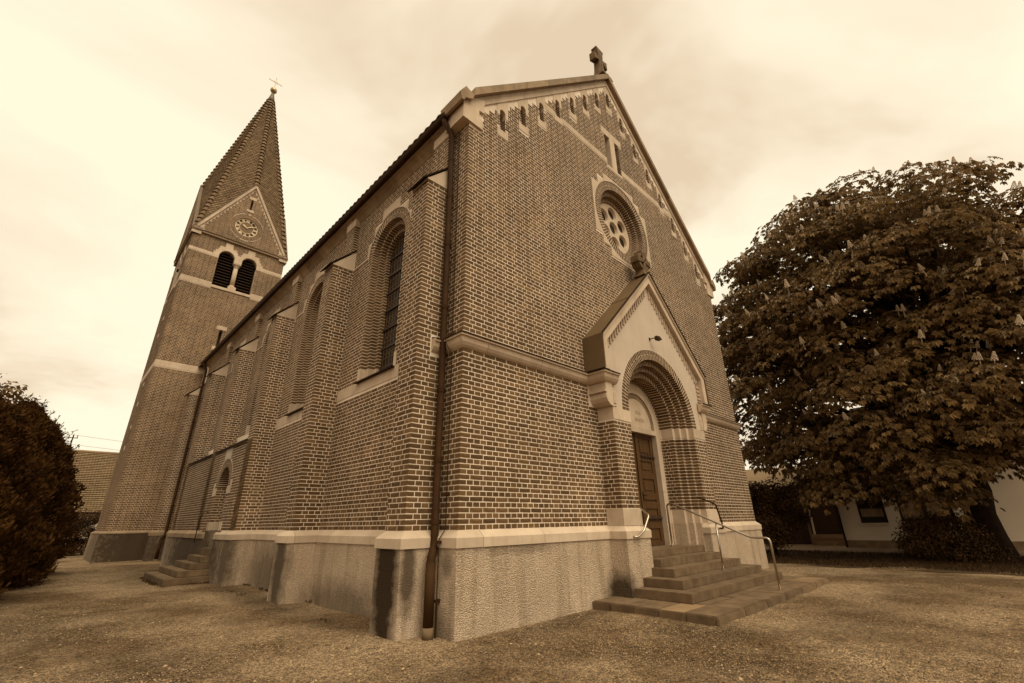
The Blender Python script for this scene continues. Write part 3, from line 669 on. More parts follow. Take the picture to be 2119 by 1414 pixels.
def thing_part(name):
    o = bpy.data.objects.new(name, None); col.objects.link(o); o.parent = church; return o
side_wall()

# ---- portal
def portal():
    rads, deps = [1.49, 1.37, 1.25, 1.13, 1.05], [0, .13, .26, .39, .70, .73]
    jambs(WD, MO, FP, XP, .308, 2.03, rads, deps); arch_orders(WD, MO, FP, XP, 2.28, rads, deps)
    for sg in (-1, 1):
        for i, r in enumerate(rads):
            ro = rads[i-1]+.012 if i else r+.66
            for (z0, z1, nm) in ((2.032, 2.278, 'impost_stone'), (.0, .304, 'base_stone')):
                mb = MB(); a, b = sorted((XP+sg*(r-.010), XP+sg*(ro if i else r+.645))); e = .016 if i == 0 else .012
                FP.box(mb, a, b, z0, z1, -deps[i+1]-.02 if i else -.371, -deps[i]+e); mb.build(nm, 'stone', church)
            mb = MB(); a, b = sorted((XP+sg*(r-.03), XP+sg*(ro if i else r+.1))); FP.box(mb, a, b, -1.3, -.002, -deps[i+1]-.02, -deps[i]+.03); mb.build('jamb_plinth', 'roughcast', church)
    # piers
    for sg in (-1, 1):
        a, b = sorted((XP+sg*1.50, XP+sg*2.13)); mo = MB(); FP.box(mo, a, b, -.02, 2.03, -.37, 0); a, b = sorted((XP+sg*1.49, XP+sg*2.13)); MO.add(mo.v, mo.f)
        BR.lay(FP, a, b, .308, 2.03, odd=1)
        sd = Face((XP+sg*2.13, YP, 0), (0, 1, 0), (sg, 0, 0)); BR.lay(sd, 0, .37, .308, 2.03, odd=0, eR=False)
    # gable block of plaster with corbels
    g = [(XP-2.13, 2.28), (XP-1.74, 2.28)] + arc(XP, 2.28, 1.742, PI, 0, 36)[1:-1] + [(XP+1.74, 2.28), (XP+2.13, 2.28), (XP+2.13, 2.76), (XP+2.27, 2.98), (XP+2.27, 3.78), (XP, 6.05), (XP-2.27, 3.78), (XP-2.27, 2.98), (XP-2.13, 2.76)]
    mb = MB(); FP.sheet(mb, g, d=0)
    out = g[-9:] if False else [(XP+2.13, 2.28), (XP+2.13, 2.76), (XP+2.27, 2.98), (XP+2.27, 3.78), (XP, 6.05), (XP-2.27, 3.78), (XP-2.27, 2.98), (XP-2.13, 2.76), (XP-2.13, 2.28)]
    for p, q in zip(out[:-1], out[1:]): mb.add([FP.pt(*p, 0), FP.pt(*q, 0), FP.pt(*q, -.38), FP.pt(*p, -.38)], [(0, 1, 2, 3)])
    mb.build('portal_gable', 'plaster', church)
    for sg in (-1, 1):
        X = lambda x: XP+sg*x
        c = [(2.12, 2.282), (2.23, 2.30), (2.31, 2.36), (2.355, 2.44), (2.36, 2.50), (2.33, 2.555), (2.40, 2.56), (2.40, 2.60), (2.36, 2.61), (2.36, 2.79), (2.12, 2.79)]
        mb = MB(); FP.prism(mb, [(X(a), b) for a, b in c], -.37, .045); mb.build('corbel', 'stone', church)
        mb = MB(); FP.prism(mb, [(X(1.98), 2.30), (X(2.118), 2.30), (X(2.118), 2.70), (X(1.98), 2.70)], -.01, .02)
        FP.prism(mb, [(X(2.00), 2.36), (X(2.09), 2.36)] + [(X(2.045-.045*math.cos(t)), 2.55+.045*math.sin(t)) for t in np.linspace(PI, 0, 7)], .0, .035); mb.build('corbel_panel', 'stone', church)
        # raking coping of the portal in stones, then the upright ends
        n = 4
        for i in range(n):
            a, b = 2.44*i/n+.002*(i > 0), 2.44*(i+1)/n-.002
            lo = lambda x: 5.93-.985*x; hi = lambda x: 6.20-.985*x
            mb = MB(); FP.prism(mb, [(X(a), lo(a)), (X(b), lo(b)), (X(b), hi(b)), (X(a), hi(a))], -.2, .13 - .0); mb.build('portal_coping_stone', 'stone', church)
            mb = MB(); FP.prism(mb, [(X(a), hi(a)-.045), (X(b), hi(b)-.045), (X(b), hi(b)-.002), (X(a), hi(a)-.002)], .131, .165); mb.build('portal_coping_lip', 'stone', church)
        mb = MB(); FP.prism(mb, [(X(2.25), 3.036), (X(2.44), 3.036), (X(2.44), 3.79), (X(2.25), 3.70)], -.2, .128); mb.build('portal_coping_stone', 'stone', church)
        # metal roof and cheek
        mb = MB(); FP.prism(mb, [(X(0), 6.205), (X(2.47), 6.205-.985*2.47), (X(2.47), 6.24-.985*2.47), (X(0), 6.245)], -.372, .175); FP.prism(mb, [(X(1.15), 6.245-.985*1.15), (X(1.18), 6.245-.985*1.18), (X(1.18), 6.262-.985*1.18), (X(1.15), 6.262-.985*1.15)], -.372, .17); mb.build('portal_roof', 'sheet', church)
        mb = MB(); FP.prism(mb, [(X(2.444), 3.036), (X(2.475), 3.036), (X(2.475), 3.80), (X(2.444), 3.80)], -.372, .16); FP.prism(mb, [(X(2.26), 3.04), (X(2.444), 3.04), (X(2.444), 3.78), (X(2.26), 3.9)], -.372, -.205); mb.build('portal_cheek', 'sheet', church)
        mb = MB(); mb.box(*sorted((X(-.03 if sg < 0 else .02), X(.02))), 0, 0, 0, 0) if False else None
        fl = MB(); FP.prism(fl, [(X(0), 6.246), (X(2.48), 6.246-.985*2.48), (X(2.48), 6.262-.985*2.48), (X(0), 6.266)], .15, .19); fl.build('roof_edge', 'flashing', church)
        # dentils under the coping
        dn = MB(); x = .10
        while x < 2.16:
            t = 5.93-.985*x; FP.box(dn, *sorted((X(x), X(x+.058))), t-.30, t-.03, -.005, .03); x += .108
        z = 3.62
        while z > 3.0: FP.box(dn, *sorted((X(2.10), X(2.25))), z-.058, z, -.005, .03); z -= .108
        dn.build('dentil_course', 'engraved', church)
    # back of the recess: stone frame, tympanum with inscription
    fr = Face((0, .33, 0), (1, 0, 0), (0, -1, 0))
    for sg in (-1, 1):
        for (z0, z1) in ((-.47, .72), (.724, 2.098)):
            mb = MB(); fr.box(mb, *sorted((XP+sg*.84, XP+sg*1.06)), z0, z1, -.2, .0); mb.build('door_jamb_stone', 'stone', church)
    ty = [(XP-1.06, 2.10), (XP+1.06, 2.10), (XP+1.06, 2.28)] + arc(XP, 2.28, 1.06, 0, PI, 28)[1:-1] + [(XP-1.06, 2.28)]
    tm = MB(); ring_o = [(XP+.80, 2.22)] + arc(XP, 2.28, .80, 0, PI, 24) + [(XP-.80, 2.22)]; ring_i = [(XP+.66, 2.22)] + arc(XP, 2.28, .66, 0, PI, 24) + [(XP-.66, 2.22)]
    fr.sheet(tm, ty, [ring_o[::-1]], 0.)
    for l, d0, d1 in ((ring_o, 0, -.03), (ring_i, -.03, -.012)):
        for p, q in zip(l[:-1], l[1:]): tm.add([fr.pt(*p, d0), fr.pt(*q, d0), fr.pt(*q, d1), fr.pt(*p, d1)], [(0, 1, 2, 3)])
    fr.sheet(tm, ring_i, d=-.012); tm.add([fr.pt(XP-1.06, 2.10, 0), fr.pt(XP+1.06, 2.10, 0), fr.pt(XP+1.06, 2.10, -.25), fr.pt(XP-1.06, 2.10, -.25)], [(0, 1, 2, 3)])
    tp = tm.build('tympanum', 'stone', church)
    om = MB(); fr.sheet(om, ring_o+ring_i[::-1], d=-.03)
    for i in range(34):
        a = PI*(i+.5)/34
        for r, s in ((.70, .018), (.76, .018)):
            a2 = a+(.02 if r > .72 else 0); c = fr.pt(XP+r*math.cos(a2), 2.28+r*math.sin(a2), -.03); om.lathe([(.002, -s), (s, 0), (.002, s)], c, 6)
    om.build('ornament_band', 'coping', tp)
    R = Matrix.Rotation(PI/2, 4, 'X')
    for txt, dz, dx, sz in (('EIUS', 2.60, .10, .13), ('SEMPER', 2.42, .14, .13)):
        text_mesh(txt, sz, 'inscription', 'engraved', tp, Matrix.Translation((XP+dx, .339, dz)) @ R, ext=.004)
    # door, two panelled leaves
    dr = thing_part('portal_door'); dy = .47
    Fd = Face((0, dy, 0), (1, 0, 0), (0, -1, 0))
    mb = MB(); Fd.box(mb, XP-.86, XP+.86, -.47, 2.11, -.06, -.02); mb.build('door_board', 'door', dr)
    for sg in (-1, 1):
        X = lambda a, b: sorted((XP+sg*a, XP+sg*b))
        lf = MB(); Fd.box(lf, *X(.012, .14), -.46, 2.09, -.02, .008); Fd.box(lf, *X(.70, .84), -.46, 2.09, -.02, .008)
        zs = [-.46, -.02, .42, .62, 1.10, 1.52, 2.09]
        for z in zs: Fd.box(lf, *X(.14, .70), max(-.46, z-.075), min(2.09, z+.075), -.02, .006)
        lf.build('door_leaf', 'door', dr)
        for a, b in zip(zs[:-1], zs[1:]):
            if b-a < .3: continue
            mb = MB(); Fd.prism(mb, rect(*X(.22, .62), a+.14, b-.14), -.02, -.004); mb.build('door_panel', 'door', dr)
        for z in (.13, 1.56):
            hg = MB(); Fd.box(hg, *X(.18, .83), z-.02, z+.02, .02, .034)
            for k in range(5):
                x = .24+k*.13; Fd.box(hg, *X(x-.014, x+.014), z-.06, z+.06, .02, .036)
                hg.lathe([(.002, -.03), (.03, 0), (.002, .03)], Fd.pt(XP+sg*x, z, .03), 8)
            hg.build('strap_hinge', 'iron', dr)
    mb = MB(); Fd.box(mb, XP-.03, XP+.03, -.46, 2.09, .018, .035); mb.build('meeting_rail', 'door', dr)
    mb = MB(); Fd.box(mb, XP+.06, XP+.10, .52, .72, .02, .04); mb.tube([Fd.pt(XP+.08, .64, .03), Fd.pt(XP+.08, .64, .09), Fd.pt(XP+.19, .64, .09)], .011, 8); mb.build('door_handle', 'iron', dr)
    # wheel-cross finial
    fz = 6.62; fn = MB()
    fn.prism([(XP-.16, YP-.13, 6.17), (XP+.16, YP-.13, 6.17), (XP+.07, YP-.08, 6.40), (XP-.07, YP-.08, 6.40)], [(XP-.16, YP+.19, 6.17), (XP+.16, YP+.19, 6.17), (XP+.07, YP+.14, 6.40), (XP-.07, YP+.14, 6.40)])
    oo = circ_loop(XP, fz, .27, 28); ii = circ_loop(XP, fz, .18, 28); f2 = Face((0, YP, 0), (1, 0, 0), (0, -1, 0))
    fn.add([f2.pt(*p, .08) for p in oo]+[f2.pt(*p, .08) for p in ii]+[f2.pt(*p, -.16) for p in oo]+[f2.pt(*p, -.16) for p in ii],
           [(i, (i+1) % 28, 28+(i+1) % 28, 28+i) for i in range(28)]+[(56+i, 56+(i+1) % 28, 84+(i+1) % 28, 84+i) for i in range(28)]+[(i, (i+1) % 28, 56+(i+1) % 28, 56+i) for i in range(28)]+[(28+i, 28+(i+1) % 28, 84+(i+1) % 28, 84+i) for i in range(28)])
    for a in range(4):
        c, s = math.cos(a*PI/2), math.sin(a*PI/2)
        pl = [(XP+c*r-s*w, fz+s*r+c*w) for r, w in ((.02, -.045), (.31, -.095), (.31, .095), (.02, .045))]; f2.prism(fn, pl, -.14, .10)
    fn.build('wheel_cross', 'old_stone', church)
portal()

# ---- stone cross on the gable
def gable_cross():
    g = thing_part('gable_cross'); f = Face((0, .16, 0), (1, 0, 0), (0, -1, 0)); z = 14.06; c = XC
    b = MB(); b.prism([(c-.30, -.14, z-.05), (c+.30, -.14, z-.05), (c+.30, .46, z-.05), (c-.30, .46, z-.05)], [(c-.26, -.10, z+.14), (c+.26, -.10, z+.14), (c+.26, .42, z+.14), (c-.26, .42, z+.14)]); b.build('cross_base', 'old_stone', g)
    s = MB()
    pl = [(-.21, .12), (.21, .12), (.15, .45), (.115, .85), (.24, .80), (.36, .74), (.36, 1.08), (.24, 1.02), (.12, 1.0), (.15, 1.28), (.21, 1.46), (-.21, 1.46), (-.15, 1.28), (-.12, 1.0), (-.24, 1.02), (-.36, 1.08), (-.36, .74), (-.24, .80), (-.115, .85), (-.15, .45)]
    f.prism(s, [(c+a, z+b_) for a, b_ in pl], -.11, .11); s.build('cross_shaft', 'old_stone', g)
gable_cross()

# ---- plinth with weathered cap stones, string course
def plinth():
    left = [(XP-1.46, -.02), (XP-1.46, YP), (XP-2.13, YP), (XP-2.13, 0), (0, 0), (0, .52), (-BX, .52), (-BX, .52+BW), (0, .52+BW), (0, 4.72), (-BX, 4.72), (-BX, 4.72+BW), (0, 4.72+BW), (0, 8.8), (-BX, 8.8), (-BX, 10.40)]
    far = [(-BX, 11.70), (-BX, 17.36), (0, 17.36), (0, 21.3), (-BX, 21.3), (-BX, 21.81), (0, 21.81), (0, 22.5)]
    right = [(W, 14), (W, 0), (XP+2.13, 0), (XP+2.13, YP), (XP+1.46, YP), (XP+1.46, -.02)]
    cap = [(-.02, 0), (.0, .0), (.105, -.095), (.105, -.225), (-.02, -.225)]
    body = [(-.05, -.226), (.085, -.226), (.085, -1.5), (-.05, -1.5)]
    for p in (left, far, right):
        stones_along('plinth_cap_stone', p, cap, 'coping' if p is far else 'stone', church, pitch=1.15)
        mb = MB(); sweep(mb, p, body, 0, path_len(p)); mb.build('plinth', 'roughcast', church)
    prof = [(-.02, 2.765), (.0, 2.765), (.02, 2.775), (.05, 2.80), (.085, 2.85), (.10, 2.905), (.10, 2.93), (.135, 2.935), (.135, 2.985), (-.02, 3.0)]
    fl = [(-.01, 3.035), (.15, 2.985), (.15, 2.965), (.142, 2.965), (.142, 2.978), (-.01, 3.024)]
    for p in ([(XP-1.98, YP-.045), (XP-2.40, YP-.045), (XP-2.40, 0), (0, 0), (0, .52), (-.27, .52)], [(W, 8), (W, 0), (XP+2.40, 0), (XP+2.40, YP-.045), (XP+1.98, YP-.045)]):
        stones_along('string_course_stone', p, prof, 'stone', church, pitch=1.3)
        mb = MB(); sweep(mb, p, fl, 0, path_len(p)); mb.build('string_course_flashing', 'flashing', church)
plinth()

# ---- roof, cornice, gutter, downpipes
def roof():
    mb = MB(); xe, ze, xr, zr = -.30, 8.03, XC, 13.45
    mb.hexa([(xe, .45, ze), (xr, .45, zr), (xr, 22.6, zr), (xe, 22.6, ze), (xe, .45, ze+.05), (xr, .45, zr+.05), (xr, 22.6, zr+.05), (xe, 22.6, ze+.05)])
    mb.hexa([(W-xe, .45, ze), (xr, .45, zr), (xr, 22.6, zr), (W-xe, 22.6, ze), (W-xe, .45, ze+.05), (xr, .45, zr+.05), (xr, 22.6, zr+.05), (W-xe, 22.6, ze+.05)])
    ro = mb.build('roof', 'tile', church)
    t = MB(); sl = (zr-ze)/(xr-xe); d = Vector((1, 0, sl)).normalized(); nn = Vector((-sl, 0, 1)).normalized()
    for r in range(4):
        for i in range(96):
            y0 = .50+i*.226; b = Vector((xe+.0, y0, ze+.03)) + d*(r*.33) + nn*.006
            vs = []; n = 6
            for e_ in (0, 1):
                q = b + d*(.38*e_) + nn*(.035*(1-e_))
                for h in (0, .02):
                    for k in range(n+1):
                        y = .232*k/n; vs.append(q + Vector((0, y, 0)) + nn*(h+.022*math.sin(PI*k/n*1.0)**2*(1 if k < n else 1)))
            m = n+1; fs = []
            for k in range(n): fs += [(m+k, m+k+1, 3*m+k+1, 3*m+k), (k, k+1, m+k+1, m+k)]
            t.add(vs, fs)
    t.build('roof_tiles', 'tile', ro, kind='stuff')
    c = [(.02, 7.76), (.0, 7.76), (-.03, 7.80), (-.08, 7.86), (-.15, 7.91), (-.21, 7.93), (-.21, 8.0), (.02, 8.06)]
    T = 20.85
    for i in range(19):
        a, b = .52+T*i/19+.003, .52+T*(i+1)/19-.003; mb = MB(); mb.prism([(x, a, z) for x, z in c], [(x, b, z) for x, z in c]); mb.build('cornice_stone', 'coping', church)
    g = MB(); pr = [(-.21+.0, 8.045)]+[(-.275+.065*math.cos(t), 8.02+.07*math.sin(t)) for t in np.linspace(0, -PI, 8)]+[(-.35, 8.05), (-.335, 8.05)]+[(-.275+.055*math.cos(t), 8.02+.06*math.sin(t)) for t in np.linspace(-PI, 0, 8)]
    g.prism([(x, .40, z) for x, z in pr], [(x, 21.45, z) for x, z in pr]); g.build('gutter', 'metal_dark', church)
    for (px, py, ex, ztop) in ((-.115, .40, -.26, 7.97), (-.13, 21.16, -.26, 7.97)):
        p = thing_part('downpipe'); mb = MB()
        mb.tube([(ex, py+.1, ztop), (ex, py+.08, ztop-.10), (px-.02, py+.02, ztop-.35), (px, py, ztop-.48), (px, py, -.12), (px-.02, py-.03, -.22), (px-.13, py-.13, -.34), (px-.14, py-.14, -.45), (px-.14, py-.14, -1.02)], .058, 14); mb.build('pipe', 'metal_dark', p, smooth=True)
        mb = MB(); mb.tube([(px-.14, py-.14, -.40), (px-.14, py-.14, -1.17)], .07, 14); mb.build('standpipe', 'metal_dark', p, smooth=True)
        mb = MB(); mb.tube([(px-.14, py-.14, -1.17), (px-.14, py-.14, -1.32)], .074, 14); mb.build('pipe_shoe', 'step', p, smooth=True)
        for z in (6.9, 6.0, 4.9, 3.6, 2.1, 1.0, .12):
            mb = MB(); mb.tube([(px, py, z-.035), (px, py, z+.035)], .066, 14); mb.tube([(px, py, z), (px+.12, py+.05, z)], .012, 6); mb.build('pipe_bracket', 'metal_dark', p)
    # lightning conductor
    mb = MB(); mb.tube([(-.03, .27, 7.6), (-.03, .27, 3.1), (-.19, .24, 2.98), (-.16, .24, 2.85), (-.03, .26, 2.72), (-.03, .26, .02), (-.14, .25, -.11), (-.14, .25, -.9)], .008, 6); mb.tube([(-.14, .25, -.9), (-.14, .25, -1.32)], .016, 6)
    for z in (.5, -.15, -.88): mb.box(-.17 if z < 0 else -.06, -.09 if z < 0 else .0, .235, .275, z-.02, z+.02)
    mb.build('lightning_conductor', 'metal_dark', church)
    # walls that turn away from the picture
    mb = MB(); mb.box(W-.3, W-.001, .02, 22.5, -.1, 8.1); mb.box(.3, W-.3, 22.2, 22.5, -.1, 8.1); mb.prism([(.3, 22.2, 8.1), (W-.3, 22.2, 8.1), (XC, 22.2, 13.4)], [(.3, 22.5, 8.1), (W-.3, 22.5, 8.1), (XC, 22.5, 13.4)]); mb.build('rear_wall', 'brick_plain', church)
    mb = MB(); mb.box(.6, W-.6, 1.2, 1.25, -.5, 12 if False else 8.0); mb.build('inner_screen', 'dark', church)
roof()

# ---- turn the bond into objects: the 300 that show largest are bricks of their own
mo_obj = MO.build('wall', 'mortar', church, attr=False)
def finish_bricks(br, wall, parent, single):
    rows = br.rows; sel = []
    if single:
        C = np.array([r[0].P + (r[1]+r[2])/2*r[0].u + np.array((0, 0, (r[3]+r[4])/2)) for r in rows]); Nn = np.array([r[0].n for r in rows])
        D = C-np.array(CAM); dist = np.linalg.norm(D, axis=1); area = np.array([(r[2]-r[1])*(r[4]-r[3]) for r in rows])
        pa = area*np.clip(-(D*Nn).sum(1)/dist, 0, 1)/dist**2
        z = D@np.array(cf); x = 931.25*(D@np.array(cr))/z; y = -931.25*(D@np.array(cu_))/z
        pa[(z < .1) | (np.abs(x) > 1059) | (np.abs(y) > 707)] = 0
        # the downpipe hides what lies right behind it
        pa[(C[:, 0] > -.35) & (C[:, 0] < -.005) & (C[:, 1] > .3) & (C[:, 1] < .6)] = 0
        sel = np.argsort(-pa)[:single]
        bm = bmesh.new(); bmesh.ops.create_cube(bm, size=1.); bmesh.ops.bevel(bm, geom=[e for e in bm.edges], offset=.012, segments=1, affect='EDGES')
        me = bpy.data.meshes.new('brick'); bm.to_mesh(me); bm.free(); me.materials.append(MATS['brick'])
        for i in sel:
            f, a, b, va, vb = rows[i]; d0, d1 = -.02, min(.003, max(.0009, PROUD+random.gauss(0, .0005)))
            o = bpy.data.objects.new('brick', me); col.objects.link(o); o.parent = wall
            u, n = Vector(f.u), Vector(f.n); zz = Vector((0, 0, 1)); c = Vector(f.pt((a+b)/2, (va+vb)/2, (d0+d1)/2))
            R = Matrix((u, n, zz)).transposed().to_4x4(); R.translation = c
            o.matrix_local = R @ Matrix.Diagonal((b-a, d1-d0, vb-va, 1)) @ Matrix.Rotation(random.gauss(0, .006), 4, 'Y')
    s = set(int(i) for i in sel)
    V, Fq, A = br.arrays([i for i in range(len(rows)) if i not in s])
    o = mesh_np('brickwork', V, Fq, 'brick', parent, attr=A); o['kind'] = 'stuff'
finish_bricks(BR, mo_obj, church, 300)
V, Fq, A = WD.arrays(); o = mesh_np('arch_bricks', V, Fq, 'brick', church, attr=A); o['kind'] = 'stuff'

# ================================================================== BELL TOWER
tower = thing('bell_tower', 'tall square brick bell tower with clock gable and pointed tiled spire', 'tower')
TX0, TX1, TY0 = -2.15, 2.82, 22.59; TW = TX1-TX0; TCX, TCY = (TX0+TX1)/2, TY0+TW/2; ZG, ZA = 16.10, 20.45
TB = Bricks(); TD = Wedges(); TM = MB()
def tower_part(n):
    o = bpy.data.objects.new(n, None); col.objects.link(o); o.parent = tower; return o
def tower_walls():
    c = TW/2; fc = c
    for side in range(4):
        f = [Face((TX0, TY0, 0), (1, 0, 0), (0, -1, 0)), Face((TX0, TY0, 0), (0, 1, 0), (-1, 0, 0)), Face((TX1, TY0, 0), (0, 1, 0), (1, 0, 0)), Face((TX0, TY0+TW, 0), (1, 0, 0), (0, 1, 0))][side]
        seen = side < 2; tr = (ZA-ZG)/c
        bc = (c-.605, c+.605); br, bz0, bzs = .405, 12.95, 14.92
        holes = [[(bc[0]-br, bz0), (bc[1]+br, bz0), (bc[1]+br, bzs)] + arc(bc[1], bzs, br, 0, PI, 14)[1:-1] + [(bc[1]-br, bzs), (bc[1]-br, 14.70), (bc[0]+br, 14.70), (bc[0]+br, bzs)] + arc(bc[0], bzs, br, 0, PI, 14)[1:-1] + [(bc[0]-br, bzs)]] if seen else []
        holes2 = [rect(c-.07, c+.07, 18.64, 19.42), rect(c-.09, c+.09, 9.35, 10.40)] if side == 0 else []
        out = [(0, -.02), (TW, -.02), (TW, ZG), (c, ZA), (0, ZG)]
        mm = TM if seen else MB()
        ring = [circ_loop(c+.02, 17.35, .64, 36)] if side == 0 else []
        f.sheet(mm, out, holes+holes2+ring)
        if not seen: mm.build('rear_wall', 'brick_plain', tower, attr=False); 
        # gable thickness and raking stones
        for sg in (0, 1):
            X = (lambda x: x) if sg == 0 else (lambda x: TW-x)
            n = 6
            for i in range(n):
                a, b = -.12+(c+.12)*i/n+.002, -.12+(c+.12)*(i+1)/n-.002*(i < n-1); lo = lambda x: ZG+tr*x
                mb = MB(); f.prism(mb, [(X(a), lo(a)-.12), (X(b), lo(b)-.12), (X(b), lo(b)+.20), (X(a), lo(a)+.20)], -.36, .10); mb.build('gable_coping_stone', 'stone', tower)
            mb = MB(); f.prism(mb, [(X(-.16), ZG-.16*tr+.21), (X(c), ZA+.21), (X(c), ZA+.25), (X(-.16), ZG-.16*tr+.25)], -.42, .14); mb.build('gable_flashing', 'sheet', tower)
            mb = MB(); f.prism(mb, [(X(-.14), ZG-.02), (X(.52), ZG-.02), (X(.36), ZG+.34), (X(.16), ZG+.30)], -.2, .05); mb.build('gable_foot_stone', 'stone', tower)
        mb = MB(); f.prism(mb, [(-.13, ZG-.16), (TW+.13, ZG-.16), (TW+.13, ZG-.04), (-.13, ZG-.04)], -.05, .12); mb.build('gable_cornice', 'coping', tower)
        mb = MB(); f.prism(mb, [(-.15, ZG-.04), (TW+.15, ZG-.04), (TW+.15, ZG-.015), (-.15, ZG-.015)], -.05, .15); mb.build('cornice_flashing', 'flashing', tower)
        if not seen: continue
        bl = []
        sw = lambda a, b, z0, z1: (stone_row('band_stone', a, b, z0, z1, 1.2, f, parent=tower), bl.append(Rect(a, b, z0, z1)))
        sw(0, TW, 7.76, 8.02); sw(0, bc[0]-br, 12.74, 13.04); sw(bc[1]+br, TW, 12.74, 13.04); sw(0, bc[0]-.72, 14.76, 14.94); sw(bc[1]+.72, TW, 14.76, 14.94)
        bl.append(Rect(bc[0]-br-.001, bc[1]+br+.001, 12.80, 12.95)); mb = MB(); f.box(mb, bc[0]-br-.02, bc[1]+br+.02, 12.80, 12.95, -.4, .05); mb.build('belfry_sill', 'stone', tower)
        # belfry arches of stone with stepped keystones
        for b in bc:
            bl += [Arch(b, bz0, bzs, br), Rect(b-.62, b+.62, 14.70, 15.22), Rect(b-.45, b+.45, 15.22, 15.50), Rect(b-.19, b+.19, 15.50, 15.82)]
            inn = bc[0] if b == bc[1] else bc[1]; w = .605 if True else .62
            pl = [(b-.605 if b == bc[1] else b-.72, 14.70), (b-br, 14.70), (b-br, bzs)] + arc(b, bzs, br, PI, 0, 14)[1:-1] + [(b+br, bzs), (b+br, 14.70), (b+.605 if b == bc[0] else b+.72, 14.70), (b+.605 if b == bc[0] else b+.72, 15.10), (b+.52, 15.10), (b+.52, 15.36), (b+.2, 15.50), (b+.19, 15.80), (b-.19, 15.80), (b-.2, 15.50), (b-.52, 15.36), (b-.52, 15.10), (b-.605 if b == bc[1] else b-.72, 15.10)]
            mb = MB(); f.prism(mb, pl, -.35, .015); mb.build('belfry_arch_stone', 'stone', tower)
            f.box(TM, *((b-br-.12, b-br) if b == bc[0] else (b+br, b+br+.12)), bz0, bzs, -.36, -.002)
            lv = tower_part('louvre'); mb = MB(); f.prism(mb, arch_loop(b, bz0-.05, bzs, br+.05, 16), -.62, -.60); mb.build('louvre_backing', 'dark', lv)
            for k in range(13):
                z = bz0+.10+k*.185; hw = br if z < bzs else math.sqrt(max(.0, br**2-(z-bzs)**2))
                if hw < .08: continue
                mb = MB(); mb.hexa([f.pt(b-hw, z-.05, -.16), f.pt(b+hw, z-.05, -.16), f.pt(b+hw, z+.07, -.34), f.pt(b-hw, z+.07, -.34), f.pt(b-hw, z-.03, -.16), f.pt(b+hw, z-.03, -.16), f.pt(b+hw, z+.09, -.34), f.pt(b-hw, z+.09, -.34)]); mb.build('louvre_slat', 'louvre', lv)
        bl.append(Rect(bc[0]+.3, bc[1]-.3, 12.95, 15.0))
        cl = tower_part('column'); q = f.pt(c, 12.95, -.17)
        mb = MB(); f.box(mb, c-.2, c+.2, 12.952, 13.16, -.36, .03); mb.lathe([(.17, .21), (.17, .26), (.14, .30), (.125, .32)], q, 16); mb.build('column_base', 'stone', cl)
        mb = MB(); mb.lathe([(.125, .32), (.12, 1.0), (.115, 1.52)], q, 16); mb.build('column_shaft', 'stone', cl, smooth=True)
        mb = MB(); mb.lathe([(.115, 1.52), (.15, 1.53), (.15, 1.57), (.12, 1.59), (.19, 1.70)], q, 16); f.box(mb, c-.2, c+.2, 14.65, 14.70, -.36, .0); mb.build('column_capital', 'stone', cl)
        if side == 0:
            for (z0, z1, hw, e) in ((18.64, 19.42, .07, .13), (9.35, 10.40, .09, .16)):
                bl += [Rect(c-hw, c+hw, z0, z1), Rect(c-hw-e, c+hw+e, z1, z1+.18), Rect(c-hw-e, c+hw+e, z0-.17, z0)]
                stone('slit_head_stone', rect(c-hw-e, c+hw+e, z1, z1+.18), f, d0=-.3, parent=tower); stone('slit_sill_stone', rect(c-hw-e, c+hw+e, z0-.17, z0), f, d0=-.3, d1=.03, parent=tower)
                mb = MB(); f.box(mb, c-hw-.02, c+hw+.02, z0-.02, z1+.02, -.32, -.30); mb.build('slit_shutter', 'wood', tower)
                f.box(TM, c-hw-.08, c-hw, z0, z1, -.3, -.002); f.box(TM, c+hw, c+hw+.08, z0, z1, -.3, -.002)
            bl.append(Circ(c+.02, 17.35, .902)); wedge_ring(TD, TM, f, c+.02, 17.35, .645, .90, 0, 2*PI, PROUD, -.15, split=True, extra=.01)
            clock(f, c+.02, 17.35)
        if side == 1:
            for z0 in (4.0, 6.3, 10.2):
                bl.append(Rect(c-.09, c+.09, z0, z0+.9)); mb = MB(); f.box(mb, c-.09, c+.09, z0, z0+.9, -.01, .004); mb.build('slit_shutter', 'wood', tower)
                for zz in (z0-.17, z0+.9): stone('slit_stone', rect(c-.22, c+.22, zz, zz+.17), f, parent=tower); bl.append(Rect(c-.22, c+.22, zz, zz+.17))
        def lim(va, vb):
            if vb < ZG-.16: return (0, TW)
            if va < ZG: return None
            h = (math.ceil(vb/(3*H)-1e-6)*3*H-ZG)/tr+.13
            return (h, TW-h) if h < c-.05 else None
        TB.lay(f, 0, TW, 0, ZA, bl, lim, odd=side)
    cap = [(-.02, 0), (.0, .0), (.105, -.08), (.105, -.12), (-.02, -.12)]; body = [(-.05, -.121), (.16, -.121), (.20, -1.5), (-.05, -1.5)]
    p = [(TX1, TY0+TW), (TX1, TY0), (TX0, TY0), (TX0, TY0+TW), (TX1, TY0+TW-.001)]
    stones_along('plinth_cap_stone', p[1:4], [(o*1.7, z) for o, z in cap], 'coping', tower, pitch=1.4); mb = MB(); sweep(mb, p[1:4], body, 0, path_len(p[1:4])); mb.build('plinth', 'roughcast', tower)
